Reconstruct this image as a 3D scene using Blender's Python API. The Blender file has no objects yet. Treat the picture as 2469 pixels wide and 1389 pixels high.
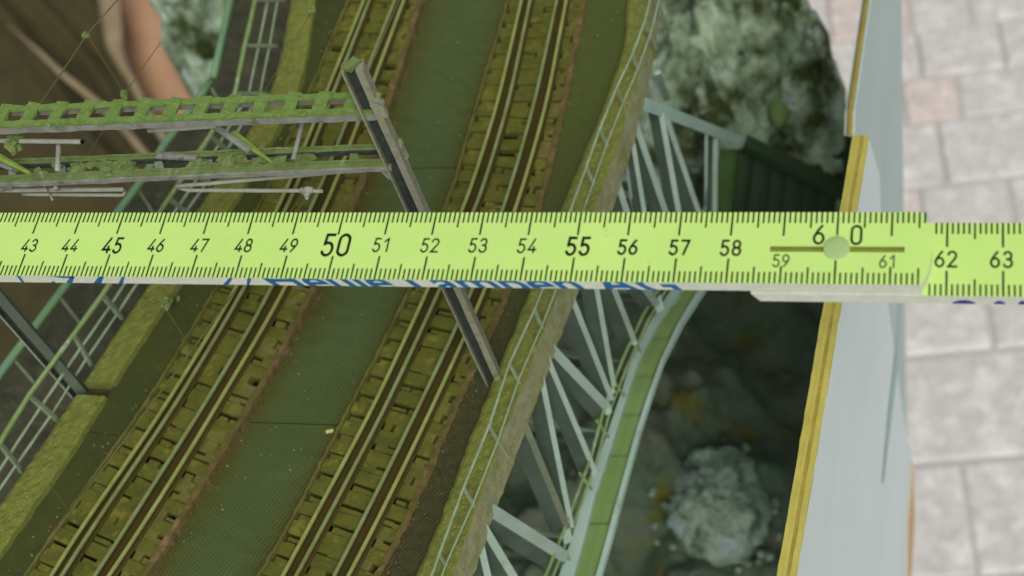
import bpy, math, random
from mathutils import Vector, Matrix, noise
S = 0.001                      # everything below is measured in millimetres
sc = bpy.context.scene
# ------------------------------------------------------------------ camera
R = [Vector((0.9651720229935457, 0.15342709494316942, -0.21190349824348056)),
     Vector((0.011267894263604472, -0.833606563832591, -0.5522437245401541)),
     Vector((-0.2613732973916604, 0.5306224865876088, -0.8063025338779941))]
CAM = Vector((92.64061854, -180.40629588, 379.1060214))
F = 4000.0
cam = bpy.data.cameras.new('camera'); co = bpy.data.objects.new('camera', cam)
sc.collection.objects.link(co); sc.camera = co
M = Matrix((R[0], -R[1], -R[2])).transposed().to_4x4()
M.translation = CAM * S
co.matrix_world = M
cam.sensor_width = 36; cam.lens = 36 * F / 2469
cam.clip_start = 0.01; cam.clip_end = 100
cam.dof.use_dof = True; cam.dof.focus_distance = 0.385; cam.dof.aperture_fstop = 23
# ------------------------------------------------------------------ world, sun, exposure
SUN_EL, SUN_AZ = math.radians(52), math.radians(62)    # azimuth from +X towards -Y
w = bpy.data.worlds.new('World'); sc.world = w; w.use_nodes = True
nt = w.node_tree; bg = nt.nodes['Background']
sky = nt.nodes.new('ShaderNodeTexSky'); sky.sky_type = 'NISHITA'; sky.sun_disc = False
sky.sun_elevation = SUN_EL; sky.sun_rotation = math.radians(90) + SUN_AZ
sky.air_density = 1.0; sky.dust_density = 4.0; sky.ozone_density = 0.6
hsv = nt.nodes.new('ShaderNodeHueSaturation'); hsv.inputs['Saturation'].default_value = 0.35
nt.links.new(sky.outputs[0], hsv.inputs['Color']); nt.links.new(hsv.outputs[0], bg.inputs[0])
bg.inputs[1].default_value = 0.1
sl = bpy.data.lights.new('sun', 'SUN'); sl.energy = 1.3; sl.angle = math.radians(25); sl.color = (1, 0.97, 0.92)
so = bpy.data.objects.new('sun', sl); sc.collection.objects.link(so)
sd = Vector((math.cos(SUN_EL) * math.cos(-SUN_AZ), math.cos(SUN_EL) * math.sin(-SUN_AZ), math.sin(SUN_EL)))
so.rotation_euler = sd.to_track_quat('Z', 'Y').to_euler()
sc.view_settings.view_transform = 'Standard'; sc.view_settings.look = 'None'
sc.view_settings.exposure = 0.05; sc.view_settings.gamma = 1
# ------------------------------------------------------------------ helpers
rng = random.Random(7)
def at(x, y, z):
    "the point of the place at height z that the photograph shows at (x, y)"
    d = R[0] * ((x - 1234.5) / F) + R[1] * ((y - 694.5) / F) + R[2]
    return CAM + d * ((z - CAM.z) / d.z)
def lin(c):
    return tuple(((v / 255) / 12.92 if v / 255 <= 0.04045 else ((v / 255 + 0.055) / 1.055) ** 2.4) for v in c) + (1,)
def nz(p, f): return noise.noise(Vector(p) * f)
class MB:
    def __init__(s): s.v = []; s.f = []; s.m = []
    def add(s, vs, fs, mi=0):
        n = len(s.v); s.v += [Vector(p) for p in vs]
        s.f += [tuple(i + n for i in f) for f in fs]; s.m += [mi] * len(fs)
    def hexa(s, p, mi=0):      # p: 4 bottom, 4 top
        s.add(p, [(3, 2, 1, 0), (4, 5, 6, 7), (0, 1, 5, 4), (1, 2, 6, 5), (2, 3, 7, 6), (3, 0, 4, 7)], mi)
    def bar(s, a, b, w, h, up=(0, 0, 1), seg=1, jit=0, mi=0):
        a = Vector(a); b = Vector(b); d = (b - a).normalized(); u = Vector(up); u = (u - d * u.dot(d)).normalized()
        r = d.cross(u); ring = []
        for i in range(seg + 1):
            c = a.lerp(b, i / seg)
            for (x, y) in ((-1, -1), (1, -1), (1, 1), (-1, 1)):
                p = c + r * x * w / 2 + u * y * h / 2
                if jit: p += Vector((nz(p, .9), nz(p + Vector((9, 3, 1)), .9), nz(p + Vector((1, 7, 5)), .9))) * jit
                ring.append(p)
        fs = [(0, 1, 2, 3), tuple(4 * seg + k for k in (3, 2, 1, 0))]
        for i in range(seg):
            for k in range(4):
                q = (k + 1) % 4; fs.append((4 * i + k, 4 * i + 4 + k, 4 * i + 4 + q, 4 * i + q))
        s.add(ring, fs, mi)
    def tube(s, pts, r, n=8, jit=0, mi=0):
        pts = [Vector(p) for p in pts]; ring = []
        rr = r if isinstance(r, (list, tuple)) else [r] * len(pts)
        for i, c in enumerate(pts):
            d = (pts[min(i + 1, len(pts) - 1)] - pts[max(i - 1, 0)]).normalized()
            u = Vector((0, 0, 1)) if abs(d.z) < .9 else Vector((1, 0, 0)); u = (u - d * u.dot(d)).normalized(); q = d.cross(u)
            for k in range(n):
                a = 2 * math.pi * k / n; p = c + (u * math.cos(a) + q * math.sin(a)) * rr[i]
                if jit: p += (p - c) * nz(p, .8) * jit
                ring.append(p)
        fs = [tuple(range(n))[::-1], tuple((len(pts) - 1) * n + k for k in range(n))]
        for i in range(len(pts) - 1):
            for k in range(n):
                q = (k + 1) % n; fs.append((i * n + k, i * n + q, i * n + n + q, i * n + n + k))
        s.add(ring, fs, mi)
    def blob(s, c, r, n=7, jit=.5, sq=(1, 1, 1), freq=.7, mi=0):
        c = Vector(c); vs = []; fs = []
        for i in range(n + 1):
            th = math.pi * i / n
            for k in range(2 * n):
                ph = math.pi * k / n
                d = Vector((math.sin(th) * math.cos(ph), math.sin(th) * math.sin(ph), math.cos(th)))
                q = r * (1 + jit * noise.fractal(Vector(c) * .37 + d * r * freq, 1, 2, 3))
                vs.append(c + Vector((d.x * sq[0], d.y * sq[1], d.z * sq[2])) * q)
        for i in range(n):
            for k in range(2 * n):
                q = (k + 1) % (2 * n); fs.append((i * 2 * n + k, i * 2 * n + 2 * n + k, i * 2 * n + 2 * n + q, i * 2 * n + q))
        s.add(vs, fs, mi)
    def loft(s, rings, closed=True, caps=True, mi=0):
        n = len(rings[0]); vs = [p for r in rings for p in r]; fs = []
        for i in range(len(rings) - 1):
            for k in range(n if closed else n - 1):
                q = (k + 1) % n; fs.append((i * n + k, i * n + q, i * n + n + q, i * n + n + k))
        if caps and closed: fs += [tuple(range(n))[::-1], tuple((len(rings) - 1) * n + k for k in range(n))]
        s.add(vs, fs, mi)
    def build(s, name, mats, parent=None, smooth=False, loc=None):
        o0 = Vector(parent['_o']) if parent is not None and '_o' in parent.keys() else Vector((0, 0, 0))
        if loc is not None and parent is None: o0 = Vector(loc)
        me = bpy.data.meshes.new(name)
        me.from_pydata([(p - o0) * S for p in s.v], [], s.f)
        for m in (mats if isinstance(mats, (list, tuple)) else [mats]): me.materials.append(m)
        if len(me.materials) > 1: me.polygons.foreach_set('material_index', s.m)
        if smooth: me.polygons.foreach_set('use_smooth', [True] * len(me.polygons))
        me.update()
        import bmesh
        bm = bmesh.new(); bm.from_mesh(me); bmesh.ops.recalc_face_normals(bm, faces=bm.faces); bm.to_mesh(me); bm.free()
        o = bpy.data.objects.new(name, me); sc.collection.objects.link(o)
        o['_o'] = tuple(o0)
        if parent is not None: o.parent = parent
        else: o.location = o0 * S
        return o
def tag(o, label=None, cat=None, group=None, kind=None):
    for k, v in (('label', label), ('category', cat), ('group', group), ('kind', kind)):
        if v: o[k] = v
    return o
def thing(name, loc, label, cat, group=None):
    o = bpy.data.objects.new(name, None); sc.collection.objects.link(o); o.location = Vector(loc) * S
    o['_o'] = tuple(loc); o.empty_display_size = .01
    return tag(o, label, cat, group)
# ---- line through photographed points: world x as a smooth function of world y
class Line:
    def __init__(s, px, z, sig=9):
        pts = sorted([at(x, y, z) for x, y in px], key=lambda p: p.y)
        s.y0 = -110; s.n = 240; s.st = 2.0; raw = []
        for i in range(s.n):
            y = s.y0 + i * s.st; j = 0
            while j < len(pts) - 2 and y > pts[j + 1].y: j += 1
            a, b = pts[j], pts[j + 1]; raw.append(a.x + (b.x - a.x) * (y - a.y) / (b.y - a.y))
        k = int(sig * 2.5 / s.st); wt = [math.exp(-.5 * (q * s.st / sig) ** 2) for q in range(-k, k + 1)]
        s.x = []
        for i in range(s.n):
            a = b = 0
            for q in range(-k, k + 1):
                t = i + q
                v = raw[t] if 0 <= t < s.n else (raw[0] + (raw[1] - raw[0]) * t if t < 0 else raw[-1] + (raw[-1] - raw[-2]) * (t - s.n + 1))
                a += wt[q + k] * v; b += wt[q + k]
            s.x.append(a / b)
    def __call__(s, y):
        t = min(max((y - s.y0) / s.st, 0), s.n - 1.001); i = int(t); return s.x[i] + (s.x[i + 1] - s.x[i]) * (t - i)
    def tan(s, y): return Vector((s(y + 3) - s(y - 3), 6, 0)).normalized()
# ------------------------------------------------------------------ materials
def mat(name, c1, c2=None, scale=800, rough=.75, bump=.3, bscale=None, c3=None, s3=300, t3=.55, metal=0, detail=6, w3=.08, spec=.3, bdist=.0004, extra=None):
    m = bpy.data.materials.new(name); m.use_nodes = True; n = m.node_tree.nodes; l = m.node_tree.links
    b = n['Principled BSDF']; b.inputs['Roughness'].default_value = rough; b.inputs['Metallic'].default_value = metal
    b.inputs['Specular IOR Level'].default_value = spec
    g = n.new('ShaderNodeNewGeometry'); out = None
    def no(sc_, d=detail):
        t = n.new('ShaderNodeTexNoise'); t.inputs['Scale'].default_value = sc_; t.inputs['Detail'].default_value = d
        t.inputs['Roughness'].default_value = .65; l.new(g.outputs['Position'], t.inputs['Vector']); return t
    def mix(fac, a, bb):
        x = n.new('ShaderNodeMix'); x.data_type = 'RGBA'; l.new(fac, x.inputs[0])
        for s_, i in ((a, 6), (bb, 7)):
            if isinstance(s_, tuple): x.inputs[i].default_value = s_
            else: l.new(s_, x.inputs[i])
        return x.outputs[2]
    def ramp(src, a, bb):
        r = n.new('ShaderNodeMapRange'); r.inputs[1].default_value = a; r.inputs[2].default_value = bb; l.new(src, r.inputs[0]); return r.outputs[0]
    t = no(scale); col = lin(c1)
    if c2: col = mix(ramp(t.outputs[0], .35, .65), lin(c1), lin(c2))
    if c3: col = mix(ramp(no(s3).outputs[0], t3, t3 + w3), col, lin(c3))
    if extra: col = extra(n, l, g, col, mix, ramp, no)
    if isinstance(col, tuple): b.inputs['Base Color'].default_value = col
    else: l.new(col, b.inputs['Base Color'])
    if bump:
        bp = n.new('ShaderNodeBump'); bp.inputs['Strength'].default_value = bump; bp.inputs['Distance'].default_value = bdist
        l.new(no(bscale or scale * 2).outputs[0], bp.inputs['Height']); l.new(bp.outputs[0], b.inputs['Normal'])
    return m
def weave(sx, ang, amt, c):
    "fine woven ribs in the mat"
    def f(n, l, g, col, mix, ramp, no):
        mp = n.new('ShaderNodeMapping'); mp.inputs['Rotation'].default_value = (0, 0, math.radians(ang)); l.new(g.outputs['Position'], mp.inputs[0])
        wv = n.new('ShaderNodeTexWave'); wv.inputs['Scale'].default_value = sx; wv.inputs['Distortion'].default_value = 1.2; wv.inputs['Detail'].default_value = 1
        wv.bands_direction = 'Y'; l.new(mp.outputs[0], wv.inputs[0])
        w2 = n.new('ShaderNodeTexWave'); w2.inputs['Scale'].default_value = sx * .8; w2.inputs['Distortion'].default_value = 1.2; l.new(mp.outputs[0], w2.inputs[0])
        mu = n.new('ShaderNodeMath'); mu.operation = 'MULTIPLY'; l.new(wv.outputs['Fac'], mu.inputs[0]); l.new(w2.outputs['Fac'], mu.inputs[1])
        m2 = n.new('ShaderNodeMath'); m2.operation = 'MULTIPLY'; l.new(mu.outputs[0], m2.inputs[0]); m2.inputs[1].default_value = amt
        return mix(m2.outputs[0], col, lin(c))
    return f
MAT = {}
def K(k): return MAT[k]
MAT['ruler'] = mat('ruler_yellow_green_plastic', (206, 242, 134), (197, 235, 126), 30, .42, .04, 900, spec=.4, c3=(180, 216, 118), s3=140, t3=.64, w3=.14)
MAT['ruler_edge'] = mat('ruler_white_edge_plastic', (214, 220, 200), (200, 206, 188), 500, .5, .15, 1500)
MAT['ink'] = mat('black_ink', (14, 20, 12), None, rough=.6, bump=0)
MAT['blue'] = mat('blue_ink', (24, 98, 150), None, rough=.6, bump=0)
MAT['pin'] = mat('hinge_pin_plastic', (172, 200, 132), (166, 196, 128), 300, .4, .05)
MAT['slot'] = mat('slot_floor_olive', (150, 165, 70), (136, 150, 60), 500, .5, .1)
def matc(n, l, g, col, mix, ramp, no):
    at_ = n.new('ShaderNodeAttribute'); at_.attribute_name = 'across'
    m1 = n.new('ShaderNodeMath'); m1.operation = 'SUBTRACT'; l.new(at_.outputs['Fac'], m1.inputs[0]); m1.inputs[1].default_value = .52
    m2 = n.new('ShaderNodeMath'); m2.operation = 'ABSOLUTE'; l.new(m1.outputs[0], m2.inputs[0])
    m3 = n.new('ShaderNodeMath'); m3.operation = 'MULTIPLY_ADD'; l.new(no(28).outputs[0], m3.inputs[0]); m3.inputs[1].default_value = .35; l.new(m2.outputs[0], m3.inputs[2])
    col = mix(ramp(m3.outputs[0], .32, .6), col, lin((73, 76, 24)))
    return weave(370, 24, .42, (124, 138, 88))(n, l, g, col, mix, ramp, no)
def matr(n, l, g, col, mix, ramp, no):
    sp = n.new('ShaderNodeSeparateXYZ'); l.new(g.outputs['Position'], sp.inputs[0])
    col = mix(ramp(sp.outputs[1], .03, .14), col, lin((76, 90, 34)))
    return weave(380, 35, .4, (112, 112, 70))(n, l, g, col, mix, ramp, no)
MAT['mat_c'] = mat('green_woven_mat', (74, 92, 44), (64, 82, 38), 40, .95, .9, 1900, c3=(72, 93, 51), s3=30, t3=.5, w3=.12, extra=matc, bdist=.0006)
MAT['mat_s'] = mat('olive_woven_mat', (66, 72, 26), (54, 64, 28), 60, .95, .9, 1900, extra=weave(430, -8, .25, (104, 116, 62)), bdist=.0006)
MAT['mat_r'] = mat('brown_knit_strip', (72, 72, 40), (54, 54, 28), 500, .95, 1, 1300, extra=matr, bdist=.0008)
MAT['kerb'] = mat('moss_covered_kerb', (132, 138, 62), (110, 118, 50), 420, .95, 1, 1100, c3=(168, 170, 100), s3=1300, t3=.58, bdist=.001)
MAT['kerb_side'] = mat('grey_stone_kerb_side', (164, 166, 124), (138, 140, 98), 260, .9, 1, 900, c3=(132, 136, 64), s3=110, t3=.54, w3=.12, bdist=.0008)
MAT['sleeper'] = mat('moss_stained_sleeper', (102, 104, 38), (82, 86, 30), 160, .9, .8, 900, c3=(118, 118, 44), s3=220, t3=.56, bdist=.0006)
MAT['sleeper2'] = mat('moss_sleeper_lighter', (112, 112, 52), (92, 92, 38), 160, .9, .8, 900, c3=(120, 104, 62), s3=220, t3=.56, bdist=.0006)
MAT['shoulder'] = mat('rust_brown_bed_edge', (104, 92, 50), (88, 80, 38), 200, .9, .7, 900, c3=(122, 102, 70), s3=150, t3=.56, bdist=.0005)
MAT['bedge'] = mat('olive_bed_edge', (106, 104, 50), (88, 88, 36), 200, .9, .8, 900)
MAT['rail'] = mat('algae_tinted_rail', (152, 160, 92), (130, 140, 74), 130, .55, .2, 700)
MAT['guard'] = mat('grey_green_guard_rail', (132, 148, 98), (116, 124, 66), 130, .55, .2, 700)
MAT['groove'] = mat('brown_flangeway', (72, 60, 18), (58, 54, 16), 200, .95, .5)
MAT['bed'] = mat('black_green_bed', (20, 20, 6), None, rough=1, bump=.3)
MAT['railing'] = mat('pale_green_railing_paint', (154, 172, 142), (130, 150, 110), 200, .6, .4, 900)
MAT['railing_m'] = mat('mossy_railing_paint', (138, 164, 108), (116, 136, 72), 160, .6, .4, 900, c3=(150, 176, 146), s3=150, t3=.55)
MAT['pipe'] = mat('green_handrail_paint', (116, 152, 102), (106, 144, 112), 80, .5, .2, 600)
MAT['ledge'] = mat('dark_slate_ledge', (84, 84, 64), (66, 68, 50), 120, .9, 1, 900, c3=(124, 126, 104), s3=700, t3=.62, bdist=.0008)
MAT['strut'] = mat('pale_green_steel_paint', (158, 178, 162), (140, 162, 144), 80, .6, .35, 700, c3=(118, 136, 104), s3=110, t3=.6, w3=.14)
MAT['web'] = mat('shaded_dark_steel_web', (82, 100, 86), (68, 82, 68), 60, .7, .3, 700)  # same steel as the struts, shade of the unlit faces put into the colour
MAT['brown_post'] = mat('brown_grey_post', (112, 122, 98), (92, 102, 82), 150, .7, .4)
MAT['chord'] = mat('leaf_green_plate', (118, 144, 88), (106, 132, 70), 30, .6, .3, 400)
MAT['flange'] = mat('pale_blue_green_flange', (168, 194, 180), (152, 180, 162), 60, .55, .3, 500, c3=(128, 150, 118), s3=90, t3=.6, w3=.14)
MAT['post_l'] = mat('weathered_grey_post', (150, 150, 128), (128, 132, 108), 400, .7, .6, 1500, c3=(112, 128, 76), s3=200, t3=.6)
MAT['post_d'] = mat('shaded_channel_post', (62, 70, 66), (44, 52, 48), 500, .7, .6, 1500, c3=(86, 100, 84), s3=400, t3=.66)  # post recess, its shade painted into the base colour
MAT['post_g'] = mat('grey_green_post', (104, 116, 98), (92, 102, 88), 200, .7, .4)
MAT['moss'] = mat('bright_moss', (122, 148, 78), (104, 132, 62), 500, 1, .7, 1800, c3=(150, 180, 98), s3=1500, t3=.6, bdist=.0006)
MAT['dullmoss'] = mat('dull_moss', (122, 142, 84), (104, 122, 66), 300, 1, .7, 1500, c3=(146, 150, 122), s3=260, t3=.58, bdist=.0006)
MAT['lattice'] = mat('grey_lattice_metal', (150, 152, 142), (124, 126, 116), 300, .65, .6, 1200, c3=(98, 106, 78), s3=240, t3=.58)
MAT['rod'] = mat('pale_grey_rod', (170, 174, 158), (146, 152, 132), 300, .5, .4, 1200)
MAT['leaf'] = mat('yellow_green_brace', (146, 178, 74), (124, 152, 66), 260, .8, .5)
MAT['wire'] = mat('dusty_thread_wire', (104, 104, 60), (90, 92, 50), 300, .8, .2)
MAT['black'] = mat('black_bore', (8, 8, 8), None, rough=1, bump=0)
def rockx(n, l, g, col, mix, ramp, no):
    col = mix(ramp(no(42).outputs[0], .46, .62), col, lin((72, 84, 38)))
    return mix(ramp(no(90).outputs[0], .6, .68), col, lin((50, 66, 46)))
MAT['rock'] = mat('lichen_covered_rock', (200, 222, 190), (142, 172, 130), 85, .95, 1, 200, c3=(206, 222, 210), s3=60, t3=.56, bdist=.004, extra=rockx)
MAT['rock_p'] = mat('pale_blue_lichen_rock', (168, 192, 166), (126, 150, 126), 150, .95, 1, 300, c3=(168, 184, 184), s3=70, t3=.56, bdist=.003, extra=lambda n, l, g, col, mix, ramp, no: mix(ramp(no(75).outputs[0], .52, .62), col, lin((84, 104, 80))))
MAT['valley'] = mat('dark_valley_scenery', (80, 106, 78), (110, 118, 98), 40, .95, 1, 200, c3=(110, 106, 36), s3=26, t3=.58, w3=.1, bdist=.003)
MAT['valley_edge'] = mat('dark_moss_bank', (72, 84, 30), (52, 64, 28), 30, .95, .8, 200, bdist=.003)
MAT['dgreen'] = mat('dark_green_beam', (36, 62, 26), (28, 50, 24), 30, .7, .4, 400)
MAT['web_d'] = mat('blackish_green_slat', (36, 54, 32), (28, 44, 28), 30, .7, .4, 400)
MAT['reed'] = mat('green_slat', (62, 94, 38), (44, 72, 34), 40, .7, .4, 400)
def stainx(n, l, g, col, mix, ramp, no): return mix(ramp(no(9).outputs[0], .4, .75), col, lin((226, 240, 244)))
MAT['board'] = mat('white_board', (218, 234, 228), (212, 230, 224), 12, .5, .1, 300, extra=stainx)
MAT['board2'] = mat('greyer_white_board', (186, 206, 202), (176, 198, 194), 12, .5, .1, 300)
MAT['ply'] = mat('yellow_plywood_edge', (196, 184, 92), (176, 168, 78), 90, .8, .6, 700)
MAT['ply4'] = mat('darker_plywood_layer', (172, 156, 70), (150, 138, 58), 200, .85, .6, 700)
MAT['ply2'] = mat('brown_board_edge', (158, 146, 74), (140, 120, 60), 60, .8, .5)
MAT['ply3'] = mat('tan_board_edge', (214, 178, 130), (200, 160, 110), 60, .8, .5)
MAT['streak'] = mat('grey_green_streak', (160, 188, 182), (170, 198, 190), 30, .6, .1)
MAT['stone'] = mat('pale_grey_paving_stone', (216, 212, 206), (194, 190, 184), 60, .9, .6, 120, c3=(232, 229, 224), s3=48, t3=.5, w3=.16, bdist=.003)
MAT['stone_p'] = mat('pale_pink_paving_stone', (220, 207, 199), (198, 186, 178), 60, .9, .6, 120, c3=(232, 222, 215), s3=48, t3=.5, w3=.16, bdist=.003)
MAT['joint'] = mat('grey_joint_sand', (180, 177, 171), (192, 189, 184), 60, 1, .8, 200)
MAT['skin'] = mat('skin', (196, 156, 120), (186, 142, 108), 25, .55, .2, 300, spec=.35)
MAT['cloth'] = mat('dark_olive_brown_cloth', (78, 71, 42), (64, 59, 34), 14, .95, .3, 400)
MAT['hem'] = mat('beige_hem', (160, 146, 112), (138, 120, 92), 20, .9, .3, 400)
MAT['chip'] = mat('pale_yellow_chip', (196, 198, 120), None, rough=.7, bump=0)
# ------------------------------------------------------------------ photographed lines of the deck
Z0 = 0.0
pr_ = lambda d: [(x, y) for y, x in d.items()]
RR1 = Line(pr_({1389: 680, 1289: 734, 1050: 862, 1000: 890, 750: 1007, 475: 1128, 250: 1199, 50: 1245}), Z0)
RR2 = Line(pr_({1389: 712, 1289: 767, 1050: 892, 1000: 919, 750: 1036, 475: 1157, 250: 1225, 50: 1267}), Z0)
RR3 = Line(pr_({1389: 804, 1289: 856, 1050: 975, 1000: 999, 750: 1118, 475: 1223, 250: 1288, 50: 1331}), Z0)
RR4 = Line(pr_({1389: 838, 1289: 892, 1050: 1009, 1000: 1032, 750: 1148, 475: 1253, 250: 1317, 50: 1355}), Z0)
RBL = Line(pr_({1389: 627, 1289: 690, 1050: 811, 1000: 836, 750: 968, 475: 1088, 250: 1152, 50: 1213}), -3)
RBR = Line(pr_({1389: 919, 1289: 977, 1050: 1079, 1000: 1096, 750: 1216, 475: 1316, 250: 1366, 50: 1404}), -3)
LR1 = Line(pr_({1389: 121, 1289: 182, 1050: 349, 1000: 383, 750: 538, 475: 683, 50: 856}), Z0)
LR2 = Line(pr_({1389: 146, 1289: 209, 1050: 371, 1000: 406, 750: 557, 475: 704, 50: 870}), Z0)
LR3 = Line(pr_({1389: 226, 1289: 292, 1050: 443, 1000: 477, 750: 625, 475: 762, 50: 931}), Z0)
LR4 = Line(pr_({1389: 260, 1289: 328, 1050: 479, 1000: 507, 750: 657, 475: 795, 50: 954}), Z0)
LBL = Line(pr_({1389: 66, 1289: 129, 1050: 303, 1000: 340, 750: 494, 475: 640, 50: 821}), -3)
LBR = Line(pr_({1389: 355, 1289: 420, 1050: 567, 1000: 600, 750: 737, 475: 869, 50: 1005}), -3)
LKI = Line([(0, 1331), (118, 1165), (198, 1050), (240, 971), (385, 750), (424, 690), (543, 520), (645, 350), (673, 301), (727, 215), (745, 100), (758, 0)], 1)
LKO = Line([(0, 1211), (143, 1007), (202, 915), (352, 690), (464, 520), (578, 345), (655, 225), (682, 100), (700, 0)], 1)
RKI = Line([(1001, 1389), (1045, 1289), (1134, 1050), (1154, 1000), (1255, 750), (1363, 475), (1455, 250), (1506, 110), (1512, 0)], 1, 6)
RKO = Line([(1137, 1389), (1171, 1289), (1256, 1050), (1281, 1000), (1371, 750), (1489, 475), (1553, 250), (1582, 110), (1590, 0)], -12)
YA, YB = -85.0, 330.0
def ys(n=120, a=YA, b=YB): return [a + (b - a) * i / n for i in range(n + 1)]
def strip(mb, A, B, z0, z1, n=120, off=(0, 0), mi=0, rough=0, cross=1, ya=None, yb=None, f=.45):
    "a slab between two lines, z0 bottom z1 top"
    rings = []; zA, zB = z1 if isinstance(z1, tuple) else (z1, z1)
    for y in ys(n, YA if ya is None else ya, YB if yb is None else yb):
        xa, xb = A(y) + off[0], B(y) + off[1]; r = [(xa, y, z0), (xb, y, z0)]
        for k in range(cross + 1):
            t = 1 - k / cross; p = Vector((xa + (xb - xa) * t, y, zA + (zB - zA) * t))
            if rough: p += Vector((nz(p, f) * rough * (1.2 if k in (0, cross) else .3), 0, nz(p + Vector((5, 5, 5)), .35) * rough))
            r.append(tuple(p))
        rings.append(r)
    mb.loft(rings, mi=mi)
DX = at(1205, 940, -12)
bridge = thing('railway_bridge', (-95, 60, -16), 'model double track steel arch bridge with moss on its deck, under the folding rule', 'model bridge')
b = MB(); strip(b, LKO, RKO, -15, -9, off=(1, -1)); b.build('deck_slab', K('bed'), bridge)
def mat_piece(A, B, z1, ya, yb, m, lab, off=(-1, 1), cross=10, rough=.4):
    b = MB(); strip(b, A, B, -8.9, z1, n=max(6, int((yb - ya) / 2.5)), cross=cross, rough=rough, off=off, ya=ya, yb=yb, f=.2)
    o = b.build('woven_mat', K(m), bridge, smooth=False)
    at_ = o.data.attributes.new('across', 'FLOAT', 'POINT'); n = cross + 3
    for i in range(len(b.v)):
        j = i % n; at_.data[i].value = (0, 1)[j] if j < 2 else 1 - (j - 2) / cross
    return tag(o, lab)
cuts = [YA, at(700, 1020, -5).y, at(1020, 405, -5).y, YB]
for i, lab in enumerate(('green woven mat between the tracks, nearest piece', 'green woven mat between the tracks, middle piece', 'green woven mat between the tracks, far piece')):
    mat_piece(LBR, RBL, -5.2, cuts[i] + .22, cuts[i + 1] - .22, 'mat_c', lab)
cuts = [YA, at(320, 1060, -5).y, YB]
for i, lab in enumerate(('olive woven mat beside the left track, nearer piece', 'olive woven mat beside the left track, farther piece')):
    mat_piece(LKI, LBL, (-1.0, -3.6), cuts[i] + .15, cuts[i + 1] - .15, 'mat_s', lab)
mat_piece(RBR, RKI, (-2.6, -1.6), YA, YB, 'mat_r', 'narrow brown knitted strip beside the right kerb', cross=6)
b = MB(); b2 = MB()
for i in range(260):
    y = rng.uniform(YA + 5, 260); A_, B_, z_ = ((LBR, RBL, -5.0), (LKI, LBL, -2.0), (RBR, RKI, -1.9))[rng.choice((0, 0, 1, 2))]
    x = A_(y) + (B_(y) - A_(y)) * rng.random(); b.blob((x, y, z_), rng.uniform(.1, .28), 3, .6)
for i in range(900):
    y = rng.uniform(YA + 5, 260); L_ = rng.choice((LBR, RBR, LBR, RBR, LBL, RBL)); d_ = abs(rng.gauss(0, 1.3)) * (1 if L_ in (LBR, RBR) else -1)
    b2.blob((L_(y) + d_, y, -4.9 if L_ is LBR or L_ is RBL else -2.5), rng.uniform(.15, .45), 3, .8, (1, 1.2, .8))
tag(b.build('grit', K('kerb_side'), bridge), kind='stuff'); tag(b2.build('crumbs', K('shoulder'), bridge), kind='stuff')
# kerbs with a notch where each gantry post stands
RP = at(1205, 940, -4); LP = at(210, 960, -4)
def kerb(A, B, z0, z1, notch, mats, name, lab, side=0):
    b = MB(); segs = [(YA, notch[0]), (notch[1], YB)] if notch else [(YA, YB)]
    for (a, c) in segs:
        rings = []; n = int((c - a) / 1.6)
        for i in range(n + 1):
            y = a + (c - a) * i / n; xa, xb = A(y), B(y); r = [(xa, y, z0)]
            for k in range(9):
                t = k / 8; p = Vector((xa + (xb - xa) * t, y, z1 - (0.8 if k == 0 else .1 if k == 8 else 0)))
                p += Vector((nz(p, .25) * (.4 if k in (0, 8) else .2), 0, noise.fractal(p * .5, 1, 2, 3) * .4)); r.append(tuple(p))
            r.append((xb + nz((xb, y, 3), .4) * .3, y, (z0 + z1) / 2)); r.append((xb + nz((xb, y, 9), .4) * .5, y, z0))
            rings.append(r)
        nb = len(b.f); b.loft(rings)
        for q in range(nb, len(b.f)):
            f = b.f[q]; ks = sorted(set(i % 12 for i in f)) if len(f) == 4 else [0]
            b.m[q] = 1 if (len(f) == 4 and (ks[0] >= 9 or ks == [0, 11])) else 0
    return tag(b.build(name, mats, bridge), lab)
kerb(RKI, RKO, -13, 1, None, [K('kerb'), K('kerb_side')], 'kerb', 'mossy kerb with grey stone outer face')
kerb(LKO, LKI, -13, 1, (LP.y - 1.8, LP.y + 2.6), [K('kerb'), K('kerb')], 'kerb', 'yellow-green mossy kerb on the gantry foot side')
b = MB(); strip(b, LKO, LKI, -9, -3, off=(.5, -.5)); strip(b, RKI, RKO, -9, -3, off=(.5, -.5)); b.build('kerb_core', K('mat_r'), bridge)
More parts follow.
